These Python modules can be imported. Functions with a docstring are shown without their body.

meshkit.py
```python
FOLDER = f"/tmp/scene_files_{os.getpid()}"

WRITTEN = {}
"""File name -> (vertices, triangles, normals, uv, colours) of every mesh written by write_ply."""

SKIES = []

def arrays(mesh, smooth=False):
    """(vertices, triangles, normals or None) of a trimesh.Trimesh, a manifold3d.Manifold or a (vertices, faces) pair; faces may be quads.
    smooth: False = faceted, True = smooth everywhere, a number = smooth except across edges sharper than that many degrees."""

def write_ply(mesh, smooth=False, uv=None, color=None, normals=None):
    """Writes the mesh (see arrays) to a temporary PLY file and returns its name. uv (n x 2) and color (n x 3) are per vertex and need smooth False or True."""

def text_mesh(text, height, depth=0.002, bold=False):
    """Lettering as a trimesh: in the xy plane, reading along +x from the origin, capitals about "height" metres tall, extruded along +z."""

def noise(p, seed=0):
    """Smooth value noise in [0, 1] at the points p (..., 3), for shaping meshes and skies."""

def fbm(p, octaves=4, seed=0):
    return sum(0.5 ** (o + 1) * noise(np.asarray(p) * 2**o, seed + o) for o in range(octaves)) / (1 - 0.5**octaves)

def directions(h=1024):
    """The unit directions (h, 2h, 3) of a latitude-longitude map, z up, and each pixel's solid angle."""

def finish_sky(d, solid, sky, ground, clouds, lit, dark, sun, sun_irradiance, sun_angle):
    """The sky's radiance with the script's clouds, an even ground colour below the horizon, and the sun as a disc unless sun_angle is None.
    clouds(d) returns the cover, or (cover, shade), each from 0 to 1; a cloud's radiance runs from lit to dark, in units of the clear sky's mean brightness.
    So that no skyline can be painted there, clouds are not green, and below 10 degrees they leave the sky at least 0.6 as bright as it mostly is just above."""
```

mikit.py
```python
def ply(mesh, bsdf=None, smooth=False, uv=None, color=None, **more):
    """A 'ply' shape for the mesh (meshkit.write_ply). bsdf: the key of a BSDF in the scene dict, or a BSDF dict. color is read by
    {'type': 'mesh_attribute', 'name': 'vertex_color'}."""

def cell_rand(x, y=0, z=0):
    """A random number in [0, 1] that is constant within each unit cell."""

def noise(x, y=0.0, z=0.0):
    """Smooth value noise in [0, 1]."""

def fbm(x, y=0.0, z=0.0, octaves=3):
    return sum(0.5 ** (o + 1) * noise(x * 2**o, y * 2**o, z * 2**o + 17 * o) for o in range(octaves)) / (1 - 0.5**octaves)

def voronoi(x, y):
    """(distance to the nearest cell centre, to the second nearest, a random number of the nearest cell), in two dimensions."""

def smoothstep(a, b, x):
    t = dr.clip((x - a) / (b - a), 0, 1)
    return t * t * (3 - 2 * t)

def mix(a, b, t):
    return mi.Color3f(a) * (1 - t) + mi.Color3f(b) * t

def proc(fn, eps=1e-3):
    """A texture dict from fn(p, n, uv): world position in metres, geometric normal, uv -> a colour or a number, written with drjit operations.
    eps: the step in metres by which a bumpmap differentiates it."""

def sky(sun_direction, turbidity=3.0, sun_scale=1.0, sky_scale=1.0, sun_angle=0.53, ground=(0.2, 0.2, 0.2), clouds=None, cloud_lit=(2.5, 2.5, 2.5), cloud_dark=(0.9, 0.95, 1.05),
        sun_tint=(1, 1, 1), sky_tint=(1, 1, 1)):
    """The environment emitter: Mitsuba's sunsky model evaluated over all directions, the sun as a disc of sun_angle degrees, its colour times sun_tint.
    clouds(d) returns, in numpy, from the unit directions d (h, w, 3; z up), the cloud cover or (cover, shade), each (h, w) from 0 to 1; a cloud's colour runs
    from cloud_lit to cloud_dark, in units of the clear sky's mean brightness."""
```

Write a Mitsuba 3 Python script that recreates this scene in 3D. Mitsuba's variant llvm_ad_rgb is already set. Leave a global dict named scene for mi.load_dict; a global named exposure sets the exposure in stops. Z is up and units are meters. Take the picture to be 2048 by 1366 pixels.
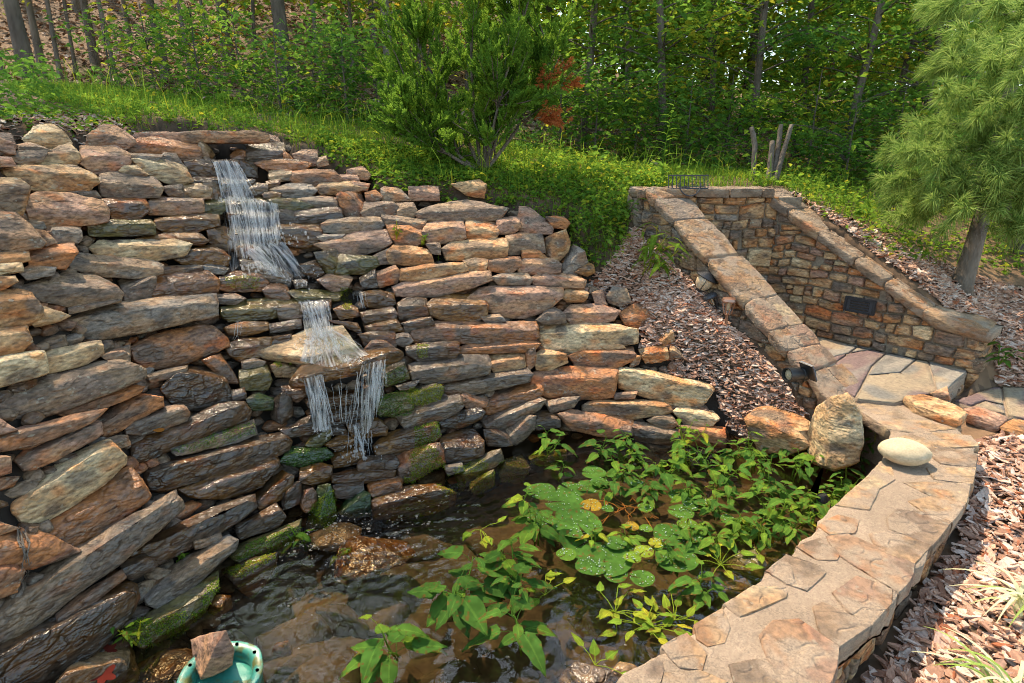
import math, random
import numpy as np, trimesh, manifold3d, shapely
import drjit as dr, mitsuba as mi, mikit, meshkit
from shapely.geometry import Polygon, LineString, Point, box
from scipy.interpolate import RBFInterpolator
from scipy.ndimage import gaussian_filter, map_coordinates, maximum_filter

# ---------------------------------------------------------------- camera, sky, exposure
scene, labels = {}, {}
F, PITCH, CAM = 1220.0, math.radians(18.0), np.array([0.0, 0.0, 1.75])       # focal length in pixels of the 2048-pixel photograph
SP, CP = math.sin(PITCH), math.cos(PITCH)
scene['camera'] = {'type': 'perspective', 'fov': math.degrees(2 * math.atan(1024 / F)), 'fov_axis': 'x', 'near_clip': 0.05, 'far_clip': 300.0,
                   'to_world': mi.ScalarTransform4f().look_at(origin=CAM.tolist(), target=[0, CP, 1.75 - SP], up=[0, 0, 1])}
SUN = np.array([-0.36, 0.44, 1.15])
scene['sky'] = mikit.sky(SUN.tolist(), turbidity=3.0, sun_scale=0.30, sun_angle=0.8, sky_tint=(1.25, 1.0, .72), sun_tint=(1.0, .97, .90), ground=(0.10, 0.11, 0.06))
exposure = 4.12
rng = np.random.default_rng(11)
sm = lambda a, b, x: (lambda t: t * t * (3 - 2 * t))(np.clip((x - a) / (b - a), 0, 1))
nrm = lambda v: v / np.maximum(np.linalg.norm(v, axis=-1, keepdims=True), 1e-9)


def say(key, label=None, cat=None, group=None, kind=None):
    d = {k: v for k, v in (('label', label), ('category', cat), ('group', group), ('kind', kind)) if v}
    if d: labels[key] = d


USED = {}
def num(name):
    n = USED.get(name, 0); USED[name] = n + 1
    return name if n == 0 else f'{name}_{n:03d}'


def put(key, v, f, bsdf, u=None, w=None, smooth=True):
    """one shape; uv carries the tone (u) and the wetness (w) of the piece"""
    v = np.asarray(v, float); f = np.asarray(f, int)
    uv = None
    if u is not None:
        uv = np.stack([np.broadcast_to(u, (len(v),)), np.broadcast_to(0.0 if w is None else w, (len(v),))], 1)
    scene[key] = mikit.ply((v, f), bsdf, smooth=smooth, uv=uv)


# ---------------------------------------------------------------- measuring: from the photograph's pixels to rays in the place
def rays(px, py):
    u = (np.asarray(px, float) - 1024) / F; v = (np.asarray(py, float) - 683) / F
    return np.stack([u, CP - v * SP, -SP - v * CP], -1)
def at(px, py, t): return CAM + np.asarray(t, float)[..., None] * rays(px, py)
def on_z(px, py, z):
    d = rays(px, py); return CAM + ((z - CAM[2]) / d[..., 2])[..., None] * d
def pix(p):
    q = np.asarray(p, float) - CAM
    dep = q[..., 1] * CP - q[..., 2] * SP
    return np.stack([1024 + F * q[..., 0] / dep, 683 + F * (-q[..., 1] * SP - q[..., 2] * CP) / dep], -1), dep

# ---------------------------------------------------------------- the lie of the land: measured heights (x, y, z), smoothly joined
GP = []
for px, py, t in [(0,1290,1.9),(0,1000,2.0),(0,700,2.2),(0,450,2.45),(0,300,2.7),(250,1100,2.3),(250,850,2.6),(250,600,3.0),(250,400,3.35),(250,280,3.6),
                  (450,1000,2.75),(450,800,3.05),(450,600,3.45),(450,450,3.85),(450,330,4.15),(430,270,4.4),(650,900,3.2),(650,750,3.4),(650,600,3.75),(620,500,3.95),
                  (600,400,4.2),(600,330,4.45),(900,850,3.45),(900,700,3.7),(900,550,4.0),(900,450,4.25),(900,390,4.5),(900,340,5.1),(1100,800,3.8),(1100,650,4.0),
                  (1100,550,4.2),(1100,450,4.45),(1100,390,4.85),(1300,780,3.9),(1300,700,4.05),(1300,600,4.25),(1300,500,4.5),(1300,430,4.75),
                  (1450,780,3.85),(1450,650,4.1),(1450,580,4.25),(1600,780,3.65),(1560,740,3.75),(1735,865,3.42),(1690,850,3.45)]:
    GP.append(at(px, py, np.float64(t)))
for px, py in [(250,1366),(400,1250),(450,1240),(560,1100),(650,1050),(750,1030),(900,990),(1000,930),(1100,900),(1300,880),(1500,885),(1620,900),(1720,920)]:
    GP.append(on_z(px, py, -0.02))
GP += [(-1.35,1.2,0),(-1.3,.6,0),(-1.7,1.0,.5),(-2.1,1.0,1.2),(-2.6,1.2,1.65),(-3.2,2,1.8),(-3.2,3.4,1.85),(-2.6,4.4,1.8),(-5,3,2.1),(-5,6,2.3),(-2,6,1.9),(-.5,6,1.75),
       (-3,9,2.25),(-6,9,2.5),(-9,9,3.0),(-3,14,4.2),(-8,14,4.6),(-3,20,7),(-9,20,7.6),(-16,14,5.5),(-16,20,9),(-16,26,12),(-6,27,10.5),(-16,5,3.2),
       (1.1,5.4,1.42),(2.1,5.2,1.42),(1.0,7,1.5),(3,7,1.4),(5,7,1.25),(8,7,1.1),(2,10,1.75),(6,10,1.6),(12,10,1.4),(2,15,2.4),(9,15,2.1),(16,15,2),(2,22,3.6),(10,22,3),(20,24,3),
       (4,27,4.5),(2.55,4.6,1.2),(2.9,4.15,.85),(3.3,3.7,.45),(3.4,4.4,.66),(4.2,4.4,.75),(3.3,5.4,1.15),(4.5,5.4,1.1),(5.5,4,.7),(7,4,.8),(3.6,3.2,.36),(5,2.6,.3),(7,2,.3),(12,4,.8),
       (2.3,2.2,.18),(1.6,1.6,.18),(2.6,1.4,.18),(1.2,.8,.18),(4,1,.2),(2.75,2.75,.22),(3.2,2.5,.24)]
for s in np.linspace(0, 1.05, 7):                                             # mulch banked against the left wing of the alcove
    q = np.array([1.95, 3.37]) + s * np.array([-.83, 1.28]) + .22 * np.array([-.84, -.54]); GP.append((q[0], q[1], .38 + 1.05 * s - (.10 + .22 * s)))
GP = np.array(GP)
GX, GY, GS = -20.0, 0.4, 0.04
gx, gy = np.meshgrid(np.arange(GX, 20.01, .2), np.arange(GY, 28.01, .2), indexing='ij')
rbf = RBFInterpolator(GP[:, :2], GP[:, 2], kernel='linear', smoothing=0.004, neighbors=60)
NX, NY = np.arange(-4, 5.5, GS), np.arange(.4, 7.2, GS)
near = gaussian_filter(rbf(np.stack(np.meshgrid(NX, NY, indexing='ij'), -1).reshape(-1, 2)).reshape(len(NX), len(NY)), 1.6)
far = gaussian_filter(rbf(np.stack([gx, gy], -1).reshape(-1, 2)).reshape(gx.shape), 1.0)
def ground_z(x, y):
    x, y = np.asarray(x, float), np.asarray(y, float)
    n = map_coordinates(near, [((x + 4) / GS).ravel(), ((y - .4) / GS).ravel()], order=1, mode='nearest').reshape(x.shape)
    f_ = map_coordinates(far, [((x - GX) / .2).ravel(), ((y - GY) / .2).ravel()], order=1, mode='nearest').reshape(x.shape)
    k = np.minimum(sm(-3.9, -3.4, x), 1 - sm(4.8, 5.3, x)) * (1 - sm(6.4, 7.0, y))
    return f_ + (n - f_) * k
smooth_near = gaussian_filter(near, 6)
def downhill(x, y):
    i, j = int(np.clip((x + 4) / GS, 3, len(NX) - 4)), int(np.clip((y - .4) / GS, 3, len(NY) - 4))
    g = -np.array([smooth_near[i + 3, j] - smooth_near[i - 3, j], smooth_near[i, j + 3] - smooth_near[i, j - 3], 0]) / (6 * GS)
    return g
TS = np.concatenate([np.arange(1.3, 7, .01), np.arange(7, 40, .06)])
def hit(px, py):
    """where the ray of a pixel meets the land"""
    p = CAM + TS[:, None] * rays(px, py)
    below = np.nonzero(p[:, 2] < ground_z(p[:, 0], p[:, 1]))[0]
    return TS[below[0]] if len(below) else 30.0
def land(px, py): return at(px, py, np.float64(hit(px, py)))

# ---------------------------------------------------------------- materials
TONES = {k: i for i, k in enumerate('tlprgbodma')}
PAL = [((.43,.265,.13),(.32,.145,.05)), ((.52,.385,.22),(.42,.26,.125)), ((.31,.175,.115),(.36,.195,.10)), ((.40,.155,.05),(.25,.125,.065)), ((.205,.165,.13),(.29,.18,.10)),
       ((.24,.155,.09),(.17,.115,.08)), ((.26,.115,.026),(.14,.065,.02)), ((.095,.062,.040),(.15,.07,.024)), ((.19,.135,.04),(.13,.11,.03)), ((.05,.09,.03),(.10,.11,.03))]
tone = lambda c: (TONES[c] + .5) / 10

def tex(fn, eps=1e-3): return mikit.proc(fn, eps)
def stone_color(p, n, uv):
    k = uv.x * 10; idx = dr.floor(k); off = (k - idx) * 90 + idx * 13.7
    a, b = mi.Color3f(0), mi.Color3f(0)
    for i, (ca, cb) in enumerate(PAL):
        s = dr.select(idx == i, 1.0, 0.0); a += s * mi.Color3f(ca); b += s * mi.Color3f(cb)
    big = mikit.fbm(p.x * 7 + off, p.y * 7, p.z * 11, 3)
    c = mikit.mix(a, b, mikit.smoothstep(.42, .60, big))
    rust = mikit.noise(p.x * 13 + off, p.y * 13 + 5, p.z * 16)
    c = mikit.mix(c, c * mi.Color3f(1.2, .78, .5), mikit.smoothstep(.62, .85, rust) * .8)
    grey = mikit.noise(p.x * 9 - off, p.y * 9 + 15, p.z * 14)
    c = mikit.mix(c, mi.Color3f(.11, .080, .058), mikit.smoothstep(.60, .80, grey) * .75)
    fine = mikit.fbm(p.x * 60 + off, p.y * 60, p.z * 95, 3)
    c *= .18 + 1.68 * fine
    c *= 1 - .45 * mikit.smoothstep(.60, .78, mikit.fbm(p.x * 26 + off, p.y * 26, p.z * 70, 2))
    speck = mikit.noise(p.x * 210, p.y * 210, p.z * 210)
    c *= .85 + .3 * speck
    lich = mikit.noise(p.x * 28, p.y * 28 + off, p.z * 28) * mikit.noise(p.x * 95, p.y * 95, p.z * 95)
    c = mikit.mix(c, mi.Color3f(.36, .33, .25), mikit.smoothstep(.50, .62, lich) * .6 * (1 - uv.y))
    return c * .90 * (1 - .52 * uv.y)
def stone_rough(p, n, uv):
    return dr.clip(.85 - .66 * uv.y + .25 * (mikit.noise(p.x * 40, p.y * 40, p.z * 40) - .5), .12, 1)
def stone_bump(p, n, uv):
    s = mikit.fbm(p.x * 24, p.y * 24, p.z * 32, 4)
    crack = dr.abs(mikit.noise(p.x * 17 + 3, p.y * 17, p.z * 34) - .5)
    return s * .9 + .25 * mikit.noise(p.x * 150, p.y * 150, p.z * 190) + .35 * mikit.smoothstep(0, .06, crack)
scene['stone_mat'] = {'type': 'bumpmap', 'scale': .016, 'arbitrary': tex(stone_bump, .002),
                      'bsdf': {'type': 'principled', 'base_color': tex(stone_color), 'roughness': tex(stone_rough), 'specular': .8}}

def soil_color(p, n, uv):
    f = mikit.fbm(p.x * 20, p.y * 20, p.z * 20, 3); g = mikit.fbm(p.x * 1.3, p.y * 1.3, 0, 2)
    litter = mikit.cell_rand(p.x * 22 + 2 * mikit.noise(p.x * 9, p.y * 9), p.y * 22 + 2 * mikit.noise(p.x * 9 + 40, p.y * 9), 0)
    c = mikit.mix((.05, .032, .02), (.19, .115, .065), litter * .7 + f * .4)
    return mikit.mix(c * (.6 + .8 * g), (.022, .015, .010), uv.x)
scene['soil_mat'] = {'type': 'twosided', 'bsdf': {'type': 'principled', 'base_color': tex(soil_color), 'roughness': .95}}

# ---------------------------------------------------------------- stones
def rock_from(rings, length, amp, seed, strata=(0, 0, 1)):
    m = manifold3d.Manifold.hull_points(np.asarray(rings, np.float32))
    m = m.refine_to_length(length)
    mm = m.to_mesh(); v, f = np.array(mm.vert_properties[:, :3], float), np.array(mm.tri_verts)
    _, _, n = meshkit.arrays((v, f), True)
    st = np.asarray(strata, float); st = st / np.linalg.norm(st)
    q = v + seed * 7.31
    lay = q + st * (q @ st)[:, None] * 2.2
    d = (meshkit.fbm(q * 9, 3, seed) - .42) * 1.5 + (meshkit.fbm(lay * 14, 2, seed + 5) - .5) * .9 - np.clip(meshkit.noise(q * 15, seed + 3) - .6, 0, 1) * 1.8
    st_ = meshkit.fbm(q * 13 + 3.3, 2, seed + 9) * 6; d = d + (np.floor(st_) + sm(.75, 1, st_ - np.floor(st_)) - 2.5) * .27      # split faces: small steps
    return v + n * (d * amp)[:, None], f


def stone(key, poly, tn, wet, seed, ridge=None, D=None, z=None, t=None, tilt=.28, topback=None, res=None, rough=1.0, N=None, grow=3.0):
    """a rock whose outline was measured at its place: the front edge, the top running back into the bank, the rest buried"""
    r = np.random.default_rng(seed)
    P = np.asarray(poly, float); pg = Polygon(P).buffer(0)
    if pg.geom_type != 'Polygon': pg = max(pg.geoms, key=lambda g: g.area)
    pg = pg.buffer(grow, join_style='mitre')
    cx, cy = pg.centroid.x, pg.centroid.y
    tc = t if t is not None else (hit(cx, cy) if z is None else float((z - CAM[2]) / rays(cx, cy)[2]))
    c = at(cx, cy, np.float64(tc))
    if N is None:
        tocam = nrm(np.array([CAM[0] - c[0], CAM[1] - c[1], 0]))
        dh = downhill(c[0], c[1]); dh = dh / max(np.linalg.norm(dh), .6)
        N = nrm(.6 * dh + .55 * tocam)
    nn = nrm(N + np.array([0, 0, tilt]))
    pts = np.array(pg.exterior.coords)[:-1]
    ring = []
    for i in range(len(pts)):                                                # rough edges between the measured corners
        a, b = pts[i], pts[(i + 1) % len(pts)]; e = b - a; L = np.hypot(*e)
        ring.append(a)
        for k in (.33, .67) if L > 45 else (.5,):
            ring.append(a + e * (k + r.uniform(-.08, .08)) + np.array([e[1], -e[0]]) / max(L, 1) * r.uniform(-.012, .03) * L * (1 if Polygon(pts).exterior.is_ccw else -1))
    ring = np.array(ring); cc = np.array([cx, cy])
    ev = np.linalg.eigh(np.cov((ring - cc).T))[1]; e1 = ev[:, 1] * np.sign(ev[0, 1]); e2 = np.array([e1[1], -e1[0]]); e2 = e2 * (-np.sign(e2[1]) or 1)
    s_ = (ring - cc) @ e2; lo, hi = s_.min(), s_.max(); hpx = hi - lo
    h = hpx * tc / F; lw = np.ptp((ring - cc) @ e1) * tc / F
    D = D if D is not None else float(np.clip(.55 * lw + .1, .14, .34))
    ridge = r.uniform(.52, .72) if ridge is None else ridge
    topback = r.uniform(.45, 1.1) if topback is None else topback
    def off(s): return h * (.12 * np.clip((.28 - s) / .28, 0, 1) + topback * np.clip((s - ridge) / (1 - ridge), 0, 1))
    def to3(q, o):
        d = rays(q[:, 0], q[:, 1]); dn = np.minimum(d @ nn, -.18)
        return CAM + (((c - CAM) @ nn - o) / dn)[:, None] * d
    out = []
    s = (s_ - lo) / hpx
    out.append(to3(cc + (ring - cc) * .965, off(s) + .0 * h))
    out.append(to3(ring, off(s) + h * (.05 + .12 * r.random(len(s)))))
    out.append(to3(cc + (ring - cc) * .86, np.full(len(s), max(D, h * (topback + .4)))))
    rl = []
    for k in np.linspace(-.5, .5, 7):                                         # the broken front edge of the top
        sv = ridge + r.uniform(-.12, .08)
        q = cc + e1 * k * .86 * np.ptp((ring - cc) @ e1) + e2 * (lo + sv * hpx)
        if pg.buffer(-.06 * hpx).contains(Point(q)): rl.append(q)
    for k in range(4):
        q = cc + e1 * r.uniform(-.4, .4) * np.ptp((ring - cc) @ e1) + e2 * (lo + r.uniform(.2, ridge) * hpx)
        if pg.buffer(-.1 * hpx).contains(Point(q)): rl.append(q)
    if rl: out.append(to3(np.array(rl), -h * r.uniform(.0, .05, len(rl))))
    L = res or float(np.clip(.0085 * tc / 2.6, .007, .014))
    up3 = nrm(to3((cc + e2 * 10)[None], np.zeros(1))[0] - c)
    v, f = rock_from(np.vstack(out), L, min(.0080, .08 * h) * rough, seed, up3)
    u = (TONES[tn] + .08 + .84 * r.random()) / 10
    sv, sf, _ = meshkit.arrays((v, f), 34)                                     # broken edges stay crisp
    put(key, sv, sf, 'stone_mat', u, wet)
    return v, f

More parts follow.
